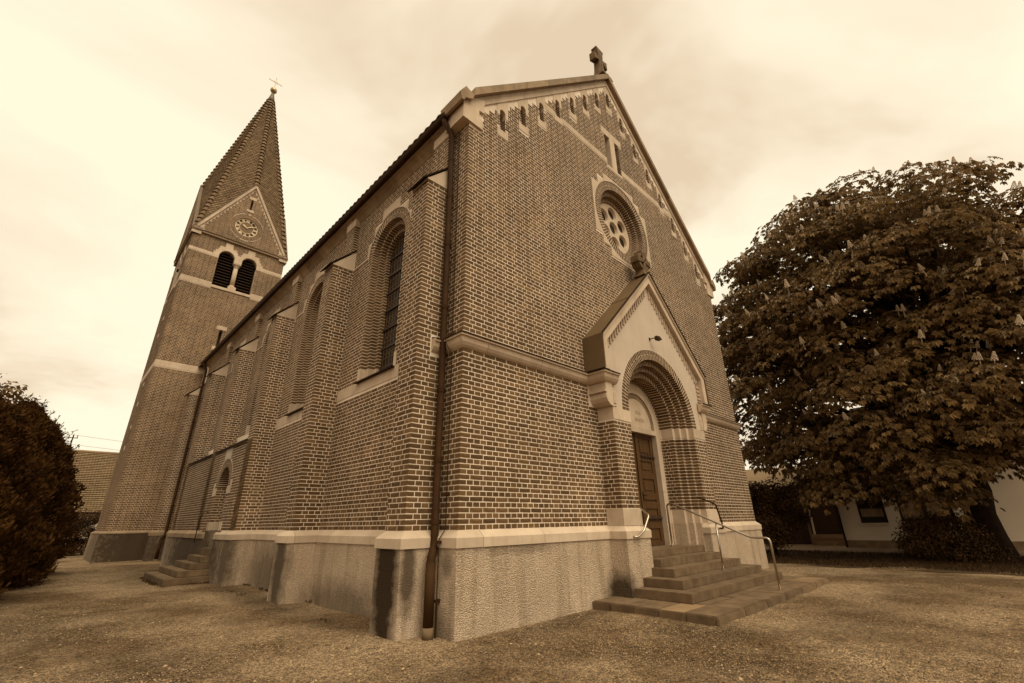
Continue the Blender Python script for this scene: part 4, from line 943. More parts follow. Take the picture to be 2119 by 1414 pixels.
def clock(f, cu, cv):
    k = tower_part('clock')
    def disc(name, r, d0, d1, m, n=48):
        mb = MB(); f.prism(mb, circ_loop(cu, cv, r, n), d0, d1); return mb.build(name, m, k)
    def ann(name, r0, r1, d, m, n=48):
        a, b = circ_loop(cu, cv, r0, n), circ_loop(cu, cv, r1, n); mb = MB(); mb.add([f.pt(*p, d) for p in a]+[f.pt(*p, d) for p in b]+[f.pt(*p, d-.02) for p in a]+[f.pt(*p, d-.02) for p in b], [(i, (i+1) % n, n+(i+1) % n, n+i) for i in range(n)]+[(i, (i+1) % n, 2*n+(i+1) % n, 2*n+i) for i in range(n)]+[(n+i, n+(i+1) % n, 3*n+(i+1) % n, 3*n+i) for i in range(n)]); return mb.build(name, m, k)
    disc('clock_dial', .64, -.16, -.10, 'dial'); disc('clock_centre', .375, -.10, -.09, 'dialmid'); ann('clock_rim', .58, .625, -.06, 'cream'); ann('clock_inner_rim', .375, .40, -.07, 'cream')
    for h, t in enumerate('XII I II III IIII V VI VII VIII IX X XI'.split()):
        a = -h*PI/6; r = .49
        M_ = Matrix.Translation(Vector(f.pt(cu+r*math.sin(-a), cv+r*math.cos(a), -.085))) @ Matrix.Rotation(PI/2, 4, 'X') @ Matrix.Rotation(a, 4, 'Z') @ Matrix.Diagonal((.9 if len(t) < 4 else .66, 1.15, 1, 1))
        o = text_mesh(t, .19, 'clock_numeral', 'cream', k, M_, ext=.012, bold=.010)
    for nm, ang, ln, w in (('hour_hand', 58, .33, .045), ('minute_hand', -58, .50, .03)):
        a = math.radians(ang); dx, dz = -math.sin(a), math.cos(a); px, pz = dz, -dx; mb = MB()
        f.prism(mb, [(cu+dx*s-px*t, cv+dz*s-pz*t) for s, t in ((-.08, -w*.4), (0, -w*.5), (ln*.6, -w*1.1), (ln, 0), (ln*.6, w*1.1), (0, w*.5), (-.08, w*.4))], -.055, -.035); mb.build(nm, 'cream', k)
tower_walls()
TM.build('wall', 'mortar_vignetted', tower, attr=False)
finish_bricks(TB, None, tower, 0)
V, Fq, A = TD.arrays(); o = mesh_np('clock_ring_bricks', V, Fq, 'brick', tower, attr=A); o['kind'] = 'stuff'
def spire():
    sp = tower_part('spire'); ap = Vector((TCX, TCY, 30.75)); c = TW/2
    pk = [Vector((TCX, TY0+.02, ZA+.10)), Vector((TX1-.02, TCY, ZA+.10)), Vector((TCX, TY0+TW-.02, ZA+.10)), Vector((TX0+.02, TCY, ZA+.10))]
    cn = [Vector((TX0+.05, TY0+.05, ZG+.15)), Vector((TX1-.05, TY0+.05, ZG+.15)), Vector((TX1-.05, TY0+TW-.05, ZG+.15)), Vector((TX0+.05, TY0+TW-.05, ZG+.15))]
    tris = []
    for i in range(4): tris += [(cn[i], pk[i]), (pk[i], cn[(i+1) % 4])]
    hull = MB(); tl = MB()
    for (a, b) in tris:
        hull.add([a, b, ap], [(0, 1, 2)])
        n = (b-a).cross(ap-a).normalized(); ctr = Vector((TCX, TCY, n.z))
        if n.dot((a+b)/2-Vector((TCX, TCY, 18))) < 0: n = -n
        hd = Vector((-n.y, n.x, 0)).normalized(); up = n.cross(hd).normalized()
        if up.z < 0: up = -up
        z0, z1 = min(a.z, b.z), ap.z; r = 0; z = z0
        while z < z1-.35:
            # horizontal span of the triangle at this height
            xs = []
            for p, q in ((a, b), (b, ap), (ap, a)):
                if (p.z-z)*(q.z-z) <= 0 and abs(p.z-q.z) > 1e-6: t = (z-p.z)/(q.z-p.z); xs.append((p+(q-p)*t-ap).dot(hd))
            if len(xs) >= 2:
                lo, hi = min(xs), max(xs); w = .185; off = (r % 2)*w/2; org = ap+up*((z-ap.z)/up.z)
                k = math.floor((lo-off)/w)
                while k*w+off < hi:
                    s0, s1 = max(lo, k*w+off+.003), min(hi, (k+1)*w+off-.003); k += 1
                    if s1-s0 < .04: continue
                    P = lambda s, h, d: org+hd*s+up*h+n*d
                    m_ = (s0+s1)/2; j = random.uniform(-.006, .006)
                    tl.add([P(s0, .20, .012), P(s1, .20, .012), P(s1, .015+j, .058), P((s1+m_)/2, -.03+j, .064), P((s0+m_)/2, -.03+j, .064), P(s0, .015+j, .058), P(s1, .015+j, .018), P((s1+m_)/2, -.03+j, .02), P((s0+m_)/2, -.03+j, .02), P(s0, .015+j, .018)],
                           [(0, 5, 4, 3, 2, 1), (2, 3, 7, 6), (3, 4, 8, 7), (4, 5, 9, 8)])
            z += .155; r += 1
    hull.build('spire_body', 'tile', sp, attr=False); tl.build('spire_tiles', 'tile', sp, kind='stuff')
    # ridge tiles, half-round and overlapping, one shared mesh
    vs = []; fs = []; n = 7
    for (s, r, o) in ((-.03, .165, .055), (.38, .105, 0), (-.03, .12, .04), (.38, .07, 0)):
        for k in range(n+1): t = PI*k/n; vs.append((r*math.cos(t), r*math.sin(t)*.85+o, s))
    m = n+1
    for k in range(n): fs += [(k, k+1, m+k+1, m+k), (2*m+k, 2*m+k+1, k+1, k)]
    rm = MB(); rm.add(vs, fs); proto = rm.build('ridge_tile', 'tile', sp, attr=False); me = proto.data; bpy.data.objects.remove(proto)
    for q in pk+cn:
        d = (ap-q); T = d.length; d.normalize(); h = Vector((q.x-TCX, q.y-TCY, 0)).normalized(); y = (h-d*h.dot(d)).normalized(); x = y.cross(d); i = 0
        while i*.34 < T-.55:
            o = bpy.data.objects.new('ridge_tile', me); col.objects.link(o); o.parent = sp; R = Matrix((x, y, d)).transposed().to_4x4(); R.translation = q+d*(i*.34)-y*.02
            o.matrix_local = R @ Matrix.Rotation(random.gauss(0, .02), 4, 'X') ; i += 1
    mb = MB(); mb.lathe([(.30, -.62), (.20, -.25), (.10, .25), (.06, .42)], ap, 16); mb.build('spire_cone', 'sheet', sp, smooth=True)
    z = ap.z+.62
    mb = MB(); mb.lathe([(.02, -.24)]+[(.24*math.cos(t), .24*math.sin(t)) for t in np.linspace(-1.4, 1.4, 12)]+[(.02, .24)], (ap.x, ap.y, z), 20); mb.build('spire_ball', 'gold', sp, smooth=True)
    mb = MB(); mb.tube([(ap.x, ap.y, z+.2), (ap.x, ap.y, z+.34)], .06, 8); mb.tube([(ap.x, ap.y, z+.2), (ap.x, ap.y, z+1.32)], .02, 8); mb.tube([(ap.x-.45, ap.y, z+.88), (ap.x+.45, ap.y, z+.88)], .02, 8)
    for (dx, dz) in ((-.45, .88), (.45, .88), (0, 1.32)): mb.lathe([(.005, -.04), (.035, 0), (.005, .04)], (ap.x+dx, ap.y, z+dz), 8)
    for a in range(4): mb.tube([(ap.x+.14*math.cos(PI/4+a*PI/2)*.2, ap.y, z+.88+.14*math.sin(PI/4+a*PI/2)*.2), (ap.x+.2*math.cos(PI/4+a*PI/2), ap.y, z+.88+.2*math.sin(PI/4+a*PI/2))], .014, 6)
    mb.build('spire_cross', 'gold', sp)
spire()

# ================================================================== STEPS AND RAILS
def bevbox(name, x0, x1, y0, y1, z0, z1, m, parent, bev=.008, seg=2):
    bm = bmesh.new(); bmesh.ops.create_cube(bm, size=1.)
    for v in bm.verts: v.co = Vector(((x0+x1)/2+v.co.x*(x1-x0), (y0+y1)/2+v.co.y*(y1-y0), (z0+z1)/2+v.co.z*(z1-z0)))
    bmesh.ops.bevel(bm, geom=bm.edges[:], offset=bev, segments=seg, affect='EDGES'); me = bpy.data.meshes.new(name); bm.to_mesh(me); bm.free()
    return link(name, me, m, parent)
st = thing('entrance_steps', 'five dark stone steps on a paved slab before the main portal', 'steps')
zs = [-1.18, -1.035, -.893, -.752, -.611, -.47]
for i, (x0, x1, y0) in enumerate([(3.62, 8.06, -1.52), (3.95, 7.74, -1.22), (4.29, 7.44, -.90), (4.42, 7.14, -.585), (4.42, 7.10, -.27)]):
    y1 = .55 if i > 2 else -.39
    bevbox('step', x0, x1, y0, y1, zs[i]-.001, zs[i+1], 'step', st)
    if i <= 2: bevbox('step', 4.40, 7.12, -.40, .3, zs[i]-.001, zs[i+1]-.004, 'step', st)
# slab of paving stones with a worn kerb edge
bevbox('slab_bed', 2.93, 8.68, -2.14, .05, -1.45, -1.195, 'step', st)
xs = [2.90, 3.7, 4.75, 5.7, 6.55, 7.6, 8.70]; ys = [-2.20, -1.72, -1.30, -.75, .03]
for i in range(6):
    for j in range(4):
        if j >= 1 and 1 <= i <= 4 and ys[j+1] > -1.2: continue
        o = random.uniform(-.12, .12) if 0 < i else 0; o2 = 0 if i == 5 else o
        bevbox('paving_stone', xs[i]+.004, xs[i+1]-.004, ys[j]+.004, ys[j+1]-.004, -1.26, -1.18+random.uniform(-.004, .003), 'pave' if random.random() < .18 else 'step', st, .008)
n = 5
for i in range(n): bevbox('slab_edge_stone', 2.86+.0, 2.90, -2.2+i*2.2/n+.003, -2.2+(i+1)*2.2/n-.003, -1.45, -1.185, 'step', st, .012)
for i in range(6): bevbox('slab_edge_stone', 2.86+i*5.85/6+.003, 2.86+(i+1)*5.85/6-.003, -2.245, -2.203, -1.45, -1.183+random.uniform(-.008, .002), 'step' if i < 4 else 'pave', st, .014)
def rail(name, label, pts, r, m, parts=(), n=10):
    t = thing(name, label, 'handrail', loc=(0, 0, 0)); mb = MB(); mb.tube(pts, r, n); mb.build('rail', m, t, smooth=True)
    for nm, pp, rr in parts: mb = MB(); mb.tube(pp, rr, n); mb.build(nm, m, t, smooth=True)
    return t
def fillet(pts, r=.09, k=5):
    out = [Vector(pts[0])]
    for i in range(1, len(pts)-1):
        p = Vector(pts[i]); a = (Vector(pts[i-1])-p); b = (Vector(pts[i+1])-p); ra = min(r, a.length*.45, b.length*.45); A_ = p+a.normalized()*ra; B_ = p+b.normalized()*ra
        for j in range(k+1): t = j/k; out.append(A_*(1-t)**2+p*2*t*(1-t)+B_*t*t)
    out.append(Vector(pts[-1])); return out
hx = 6.10
t = rail('handrail', 'polished steel handrail on posts down the middle of the entrance steps', fillet([(hx, .02, -.46), (hx, .02, .42), (hx, -.10, .44), (hx, -1.72, -.27), (hx, -2.06, -.27), (hx, -2.06, -1.19)]), .021, 'steel',
     [('post', [(hx, -1.05, -.89), (hx, -1.05, .01)], .018)])
for y, z in ((.02, -.465), (-1.05, -.888), (-2.06, -1.178)):
    mb = MB(); mb.lathe([(.05, 0), (.05, .012), (.02, .016)], (hx, y, z), 14); mb.build('base_plate', 'steel', t)
for sg, lb in ((-1, 'bent bronze handrail fixed to the left pier of the portal'), (1, 'dark slim handrail fixed to the right pier of the portal')):
    x = XP+sg*1.40 if sg < 0 else XP+1.36
    y0 = YP-.16
    p = fillet([(XP+sg*1.42, .12, .50), (XP+sg*1.42, -.30, .34), (XP+sg*1.55, y0-.05, .18), (XP+sg*1.75, y0-.02, -.10), (XP+sg*1.96, y0, -.20), (XP+sg*2.02, y0+.05, -.19)] if sg < 0 else [(XP+1.40, .15, .62), (XP+1.40, -.25, .60), (XP+1.44, y0-.12, .42), (XP+1.62, y0-.12, .02), (XP+1.70, y0-.10, -.12), (XP+1.74, y0-.02, -.13)], .05)
    rail('handrail', lb, p, .019, 'metal_dark' if sg > 0 else 'steel', [('rail_bracket', [(XP+sg*1.78, y0, -.11), (XP+sg*1.78, y0+.09, -.17)], .012), ('rail_bracket', [(XP+sg*1.42, -.2, .38), (XP+sg*1.50, -.2, .34)], .012)])
# side steps
ss = thing('side_steps', 'four weathered stone steps below the arched side door', 'steps')
for i, (x0, y0, y1) in enumerate([(-1.66, 9.90, 13.05), (-1.36, 10.12, 12.80), (-1.08, 10.30, 12.45), (-.84, 10.42, 12.10)]):
    z1 = -1.13+i*.155; bevbox('step', x0, -.60, y0, y1, -1.5 if i == 0 else z1-.156, z1, 'step', ss, .014)
bevbox('step', -.66, -.02, 10.47, 11.63, -.67, -.49, 'step', ss)
rail('handrail', 'thin curved iron handrail beside the arched side door', fillet([(-.70, 12.35, -.36), (-.72, 12.30, -.28), (-.76, 11.95, .38), (-.72, 11.75, .56), (-.60, 11.72, .50)], .06), .013, 'iron', [('rail_bracket', [(-.71, 12.28, -.25), (-.62, 12.28, -.27)], .01)], 8)
# floodlight
fl = thing('floodlight', 'small black floodlight on an arm above the portal arch', 'lamp', loc=(5.62, YP, 4.32)); fl.scale = (.72, .72, .72)
mb = MB(); mb.tube([(0, 0, 0), (0, -.13, .0), (.06, -.20, .0)], .018, 8); mb.box(-.04, .04, -.02, 0, -.05, .05); mb.build('bracket', 'flashing', fl)
mb = MB(); mb.hexa([(.0, -.20, -.09), (.20, -.24, -.09), (.22, -.36, -.06), (.02, -.32, -.06), (.02, -.18, .05), (.18, -.22, .05), (.20, -.30, .08), (.04, -.26, .08)]); mb.build('lamp_housing', 'flashing', fl)
mb = MB(); mb.hexa([(.02, -.215, -.098), (.18, -.245, -.098), (.20, -.345, -.071), (.04, -.31, -.071), (.02, -.215, -.091), (.18, -.245, -.091), (.20, -.345, -.064), (.04, -.31, -.064)]); mb.build('lamp_lens', 'lead', fl)

# ================================================================== FOLIAGE
def kites(P, Nn, size, asp, droop=.0, tang=None):
    """one leaf-shaped folded kite per point: returns verts (n*4,3), tris"""
    n = len(P); Nn = Nn/np.linalg.norm(Nn, axis=1, keepdims=True)
    t = rng.normal(size=(n, 3)) if tang is None else tang
    t = t-(t*Nn).sum(1, keepdims=True)*Nn; t /= np.linalg.norm(t, axis=1, keepdims=True)+1e-9
    b = np.cross(Nn, t); s = np.asarray(size).reshape(-1, 1)
    v0 = P; v2 = P+t*s-Nn*s*droop; v1 = P+t*s*.6+b*s*asp*.5+Nn*s*.04; v3 = P+t*s*.6-b*s*asp*.5+Nn*s*.04
    V = np.stack([v0, v1, v2, v3], 1).reshape(-1, 3); o = (np.arange(n)*4)[:, None]
    F_ = np.concatenate([o+np.array([[0, 1, 2]]), o+np.array([[0, 2, 3]])], 1).reshape(-1, 3)
    return V, F_
def leaf_cloud(name, m, parent, P, Nn, size, asp=.5, droop=.2, tang=None):
    V, F_ = kites(P, Nn, size, asp, droop, tang); return mesh_np(name, V, F_, m, parent, attr=np.repeat(rng.random(len(P)), 2))
def clump_points(centres, radii, per, flat=1., shell=.55):
    Ps = []; Ns = []
    for c, r in zip(centres, radii):
        d = rng.normal(size=(per, 3)); d /= np.linalg.norm(d, axis=1, keepdims=True); rr = r*(shell+(1-shell)*rng.random(per))[:, None]
        Ps.append(np.array(c)+d*rr*np.array((1, 1, flat))); Ns.append(d+np.array((0, 0, .35))+rng.normal(0, .35, (per, 3)))
    return np.concatenate(Ps), np.concatenate(Ns)
def limbs(mb, base, top, tips, r0, r1):
    """tapered trunk, then bent limbs to the tips"""
    base, top = Vector(base), Vector(top); n = 6
    pts = [base.lerp(top, i/n)+Vector((random.uniform(-1, 1), random.uniform(-1, 1), 0))*r0*.12*(0 < i < n) for i in range(n+1)]
    mb.tube(pts, [r0*1.35]+[r0+(r1-r0)*i/n for i in range(1, n+1)], 10)
    for (tp, s) in tips:
        tp = Vector(tp); st_ = base.lerp(top, s); mid = st_.lerp(tp, .5)+Vector((random.uniform(-.1, .1), random.uniform(-.1, .1), random.uniform(-.05, .25)))*(tp-st_).length; q = [st_.lerp(mid, 0)]; ra = r1*(1.15-s*.3)*random.uniform(.5, .8)
        P3 = [((1-t)**2)*st_+2*t*(1-t)*mid+t*t*tp for t in np.linspace(0, 1, 7)]
        mb.tube(P3, [ra*(1-.82*i/6) for i in range(7)], 6)

def chestnut():
    base = np.array((20.75, -4.70, -1.3)); tr = thing('chestnut_tree', 'big spreading chestnut tree in bloom with upright pale flower candles', 'tree', loc=tuple(base))
    C = np.array((0, .85, 7.7)); R = np.array((6.6, 6.5, 7.0)); cb = np.array(CAM)-base
    pads = []; k = 0
    while len(pads) < 520 and k < 20000:
        k += 1; d = rng.normal(size=3); d /= np.linalg.norm(d); rr = rng.choice([rng.uniform(.84, 1.06), rng.uniform(.5, .84)], p=[.74, .26])
        bump = (1+.04*math.sin(5*d[0]+1.3)*math.sin(4*d[1]+.4)+.035*math.sin(9*d[2]+5*d[1]))/(np.abs(d)**2.5).sum()**.4
        Rq = R*np.array((1, 1 if d[1] > 0 else .88, 1-.05*max(0, -d[1]-.1))); p = C+d*Rq*rr*bump
        if p[2] < 2.4 and rng.random() < .35: continue
        if p[2] < .9 or (p[0] > 1.5 and p[2] < 8.5): continue
        v = p-cb; el = math.degrees(math.atan2(v[2], math.hypot(v[0], v[1]))); az_ = -math.degrees(math.atan2(v[1], v[0]))
        if el < 1.2 or (az_ > -3.0 and el < 3.6) or (az_ < -15.5 and el < 6.): continue
        if any(np.sum(((p-q[0])/np.array((1, 1, .7)))**2) < .84**2 for q in pads): continue
        pads.append((p, d, rr))
    P = []; Nn = []; T = []; S_ = []; cand = []
    for (p, d, rr) in pads:
        up = np.array((d[0]*.45, d[1]*.45, .9+.25*d[2])); up /= np.linalg.norm(up)
        n = int(rng.integers(95, 140)); r = rng.uniform(.85, 1.35)
        a = rng.uniform(0, 2*PI, n); q = np.sqrt(rng.random(n)); e1 = np.cross(up, (0.3, .2, 1.)); e1 /= np.linalg.norm(e1); e2 = np.cross(up, e1)
        dome = (1-q**2)*.36+rng.normal(0, .06, n)-.18*(rng.random(n) < .25)
        pos = p+(e1*np.cos(a)[:, None]+e2*np.sin(a)[:, None])*(q*r)[:, None]+up*dome[:, None]*r
        out = e1*np.cos(a)[:, None]+e2*np.sin(a)[:, None]; nn = up+out*(q*.75)[:, None]+rng.normal(0, .28, (n, 3)); nn /= np.linalg.norm(nn, axis=1, keepdims=True)
        lt = out+rng.normal(0, .4, (n, 3)); sz = rng.uniform(.14, .25, n)
        lt -= (lt*nn).sum(1, keepdims=True)*nn; lt /= np.linalg.norm(lt, axis=1, keepdims=True); lb = np.cross(nn, lt)
        for th, sc in ((-1.25, .62), (-.62, .86), (0, 1.), (.62, .86), (1.25, .62)):
            tg = lt*math.cos(th)+lb*math.sin(th); P.append(pos); Nn.append(nn); T.append(tg); S_.append(sz*sc)
        m = int(rng.integers(1, 5)) if d[2] > -.5 and rr > .86 else 0
        for _ in range(m):
            b = rng.uniform(0, 2*PI); w = rng.uniform(0, .75)*r; cand.append((p+(e1*math.cos(b)+e2*math.sin(b))*w+up*(.36*(1-(w/r)**2)*r+.07), up+rng.normal(0, .12, 3)))
    leaf_cloud('crown', 'leaf', tr, np.concatenate(P), np.concatenate(Nn), np.concatenate(S_), .46, .34, np.concatenate(T))
    mb = MB(); tips = [(tuple(q[0]-np.array((0, 0, .2))), random.uniform(.55, 1.)) for q in pads[::4]]
    limbs(mb, (0, 0, -.15), (.1, -.2, 4.6), tips, .52, .34); mb.build('trunk', 'bark', tr, smooth=True)
    # flower candles: those facing the picture, at most 300
    camp = np.array(CAM)-base
    cand = [c for c in cand if (c[0]-C)@(camp-C) > .02*np.linalg.norm(c[0]-C)*np.linalg.norm(camp-C)]; random.shuffle(cand); cand = cand[:300]
    fm = MB(); nl = 7
    for i in range(nl):
        z = .02+i*.038; r = .052*(1-i/nl)**.8+.006
        for kk in range(6):
            a = 2*PI*(kk+.5*(i % 2))/6; fm.lathe([(.002, -.014), (.021*(1-.5*i/nl), 0), (.002, .018)], (r*math.cos(a), r*math.sin(a), z), 5)
    fm.tube([(0, 0, -.22), (0, 0, .27)], [.012, .004], 5); pr = fm.build('flower_candle', 'flower', tr, attr=False); me = pr.data; bpy.data.objects.remove(pr)
    for p, u in cand:
        o = bpy.data.objects.new('flower_candle', me); col.objects.link(o); o.parent = tr; s = rng.uniform(.75, 1.15)
        o.location = p; o.rotation_euler = Vector(u).to_track_quat('Z', 'Y').to_euler(); o.scale = (s*1.15, s*1.15, s)
chestnut()
def bush(name, label, cat, c, r, h, n, size, m='bush', group=None, clumps=26):
    b = thing(name, label, cat, group, loc=c); cs = []; rs = []
    for i in range(clumps):
        a = rng.uniform(0, 2*PI); q = math.sqrt(rng.random()); z = rng.uniform(.12, .86); w = math.sqrt(max(.05, 1-(z*1.0-.25)**2*1.2)); cs.append((math.cos(a)*q*r[0]*w*.85, math.sin(a)*q*r[1]*w*.85, z*h)); rs.append(rng.uniform(.22, .38)*min(r)*1.05)
    P, Nn = clump_points(cs, rs, n//clumps, .8, .35); ok = P[:, 2] > .02; leaf_cloud('foliage', m, b, P[ok], Nn[ok], rng.uniform(.6, 1.2, ok.sum())*size, .55, .2)
    mb = MB(); limbs(mb, (0, 0, -.1), (0, 0, h*.4), [(c_, random.uniform(.2, 1)) for c_ in cs[::2]], .06, .045); mb.build('stem', 'bark', b, smooth=True)
    return b
bush('evergreen_shrub', 'dense dark shrub growing at the right rear corner of the church', 'shrub', (17.2, 1.45, -1.35), (1.55, 1.6), 3.1, 11000, .12, clumps=42)
bush('evergreen_shrub', 'low dark feathery shrub under the chestnut in front of the white house', 'shrub', (17.3, -3.7, -1.35), (1.5, 1.55), 1.55, 9000, .10, clumps=40)
bush('garden_shrub', 'leafy shrub behind the bell tower below the barn roof', 'shrub', (-2.6, 31.5, -1.35), (1.8, 1.6), 2.6, 9000, .12, clumps=40)
bush('garden_shrub', 'rounded leafy shrub half hidden behind the clipped conifers', 'shrub', (-4.2, 31.0, -1.35), (1.5, 1.6), 2.3, 8000, .12, clumps=36)
bush('sapling', 'thin sapling with drooping leaves beside the chestnut trunk', 'sapling', (17.6, -6.45, -1.35), (.9, .9), 1.6, 420, .12, clumps=14)
def thuja(label, c, r, h, n):
    t = thing('thuja', label, 'conifer', 'conifers at the left edge of the yard', loc=c)
    # upright plumes packed on a tapering body
    th = rng.uniform(0, 2*PI, n); z = rng.random(n)**.85
    prof = np.interp(z, [0, .08, .3, .6, .85, 1], [.80, .95, 1., .86, .52, .06])
    lob = 1+.10*np.sin(5*th+2.*np.sin(6*z*PI+c[1]))+.07*np.sin(11*th+9*z+c[0])+.06*np.sin(17*z*PI+3*th)
    cl = np.sin(23*th+8*np.sin(9*z*PI))*np.sin(31*z*PI+5*np.sin(4*th)); rad = r*prof*(lob+.055*cl)*(1-.20*rng.random(n)**2.2)
    P = np.stack([rad*np.cos(th), rad*np.sin(th), z*h], -1); out = np.stack([np.cos(th), np.sin(th), np.full(n, .15)], -1)
    tang = np.array((0, 0, 1.))+out*.55+rng.normal(0, .38, (n, 3)); leaf_cloud('foliage', 'thuja', t, P, np.cross(tang, rng.normal(size=(n, 3)))+out*.5, rng.uniform(.06, .14, n), .42, -.05, tang)
    k = 520; q = rng.integers(0, n, k); q = q[z[q] > .25]; k = len(q); m = 16; sd = np.array((0, 0, 1.))+out[q]*.5+rng.normal(0, .22, (k, 3)); ln = rng.uniform(.10, .28, k)
    P2 = (P[q][:, None]+sd[:, None]*(np.linspace(0, 1, m)[None, :, None])*ln[:, None, None]).reshape(-1, 3)+rng.normal(0, .015, (k*m, 3)); t2 = np.repeat(sd, m, 0)+rng.normal(0, .6, (k*m, 3))
    leaf_cloud('sprigs', 'thuja', t, P2, rng.normal(size=(k*m, 3)), rng.uniform(.04, .10, k*m), .35, 0, t2)
    mb = MB(); mb.lathe([(r*.62, .0), (r*.78, h*.2), (r*.74, h*.45), (r*.55, h*.7), (r*.2, h*.93), (.02, h*.97)], (0, 0, 0), 16); mb.build('inner_branches', 'thuja', t, smooth=True, attr=False)
    mb = MB(); mb.tube([(0, 0, -.1), (0, 0, h*.5)], [.09, .05], 8); mb.build('trunk', 'bark', t)
thuja('nearest and tallest of the dark conifers at the left edge of the yard', (-6.15, 9.6, -1.33), 1.72, 4.45, 62000)
thuja('middle dark conifer of the three, its round top meeting the sky', (-5.35, 13.2, -1.33), 1.52, 4.75, 50000)
thuja('farthest dark conifer of the three, its side against the barn roof', (-5.15, 16.6, -1.33), 1.62, 4.55, 50000)
def small_tree():
    t = thing('deciduous_tree', 'leafy tree top showing above the dark conifers at the left edge', 'tree', loc=(-8.0, 15.6, -1.35)); cs = [(rng.uniform(-1.6, 2.15), rng.uniform(-1.6, 1.6), rng.uniform(3.0, 6.0)) for _ in range(34)]+[(2.3, .3, 5.2), (2.45, .2, 4.8), (2.0, -.3, 5.5), (2.6, 0, 4.6)]
    P, Nn = clump_points(cs, [.5]*38, 90, .7, .2); leaf_cloud('crown', 'leaf', t, P, Nn, rng.uniform(.1, .2, len(P)), .7, .2)
    mb = MB(); limbs(mb, (0, 0, -.1), (.1, 0, 3.4), [(c, random.uniform(.5, 1)) for c in cs[::2]], .16, .10); mb.build('trunk', 'bark', t, smooth=True)
small_tree()
def grass():
    n = 26000; x = 13.3+6.6*rng.random(n)**1.3; y = rng.uniform(-12, 6, n); e_ = 13.25+.15*np.sin(y*1.3); ok = (x > e_+.1*rng.random(n)); x, y = x[ok], y[ok]; n = len(x)
    P = np.stack([x, y, np.full(n, -1.31)], -1); tang = np.stack([rng.normal(0, .35, n), rng.normal(0, .35, n), np.ones(n)], -1)
    V, F_ = kites(P, rng.normal(size=(n, 3))*np.array((1, 1, .1)), rng.uniform(.05, .13, n), .12, .15, tang)
    tag(mesh_np('grass', V, F_, 'grass', attr=np.repeat(rng.random(n), 2)), 'mown grass strip under the chestnut tree', 'grass', kind='stuff')
    mb = MB(); mb.box(13.25, 19.86, -30, 30, -1.5, -1.307); tag(mb.build('lawn', 'soil', attr=False), kind='structure')
    # weeds where the walls meet the gravel
    cs = [(-1.72, rng.uniform(9.8, 12.9)) for _ in range(26)]+[(rng.uniform(-1.6, -.7), 9.85) for _ in range(14)]+[(-.12-.6*(rng.random() < .3), rng.uniform(1.1, 9)) for _ in range(16)]
    P = np.concatenate([np.array((c[0], c[1], -1.31))+np.stack([rng.normal(0, .04, 14), rng.normal(0, .05, 14), np.zeros(14)], -1) for c in cs]); n = len(P); tang = np.stack([rng.normal(0, .5, n), rng.normal(0, .5, n), np.ones(n)], -1)
    V, F_ = kites(P, rng.normal(size=(n, 3))*np.array((1, 1, .1)), rng.uniform(.03, .09, n), .16, .2, tang)
    tag(mesh_np('weeds', V, F_, 'grass', attr=np.repeat(rng.random(n), 2)), 'sparse weeds along the foot of the church wall', 'weeds', kind='stuff')
grass()

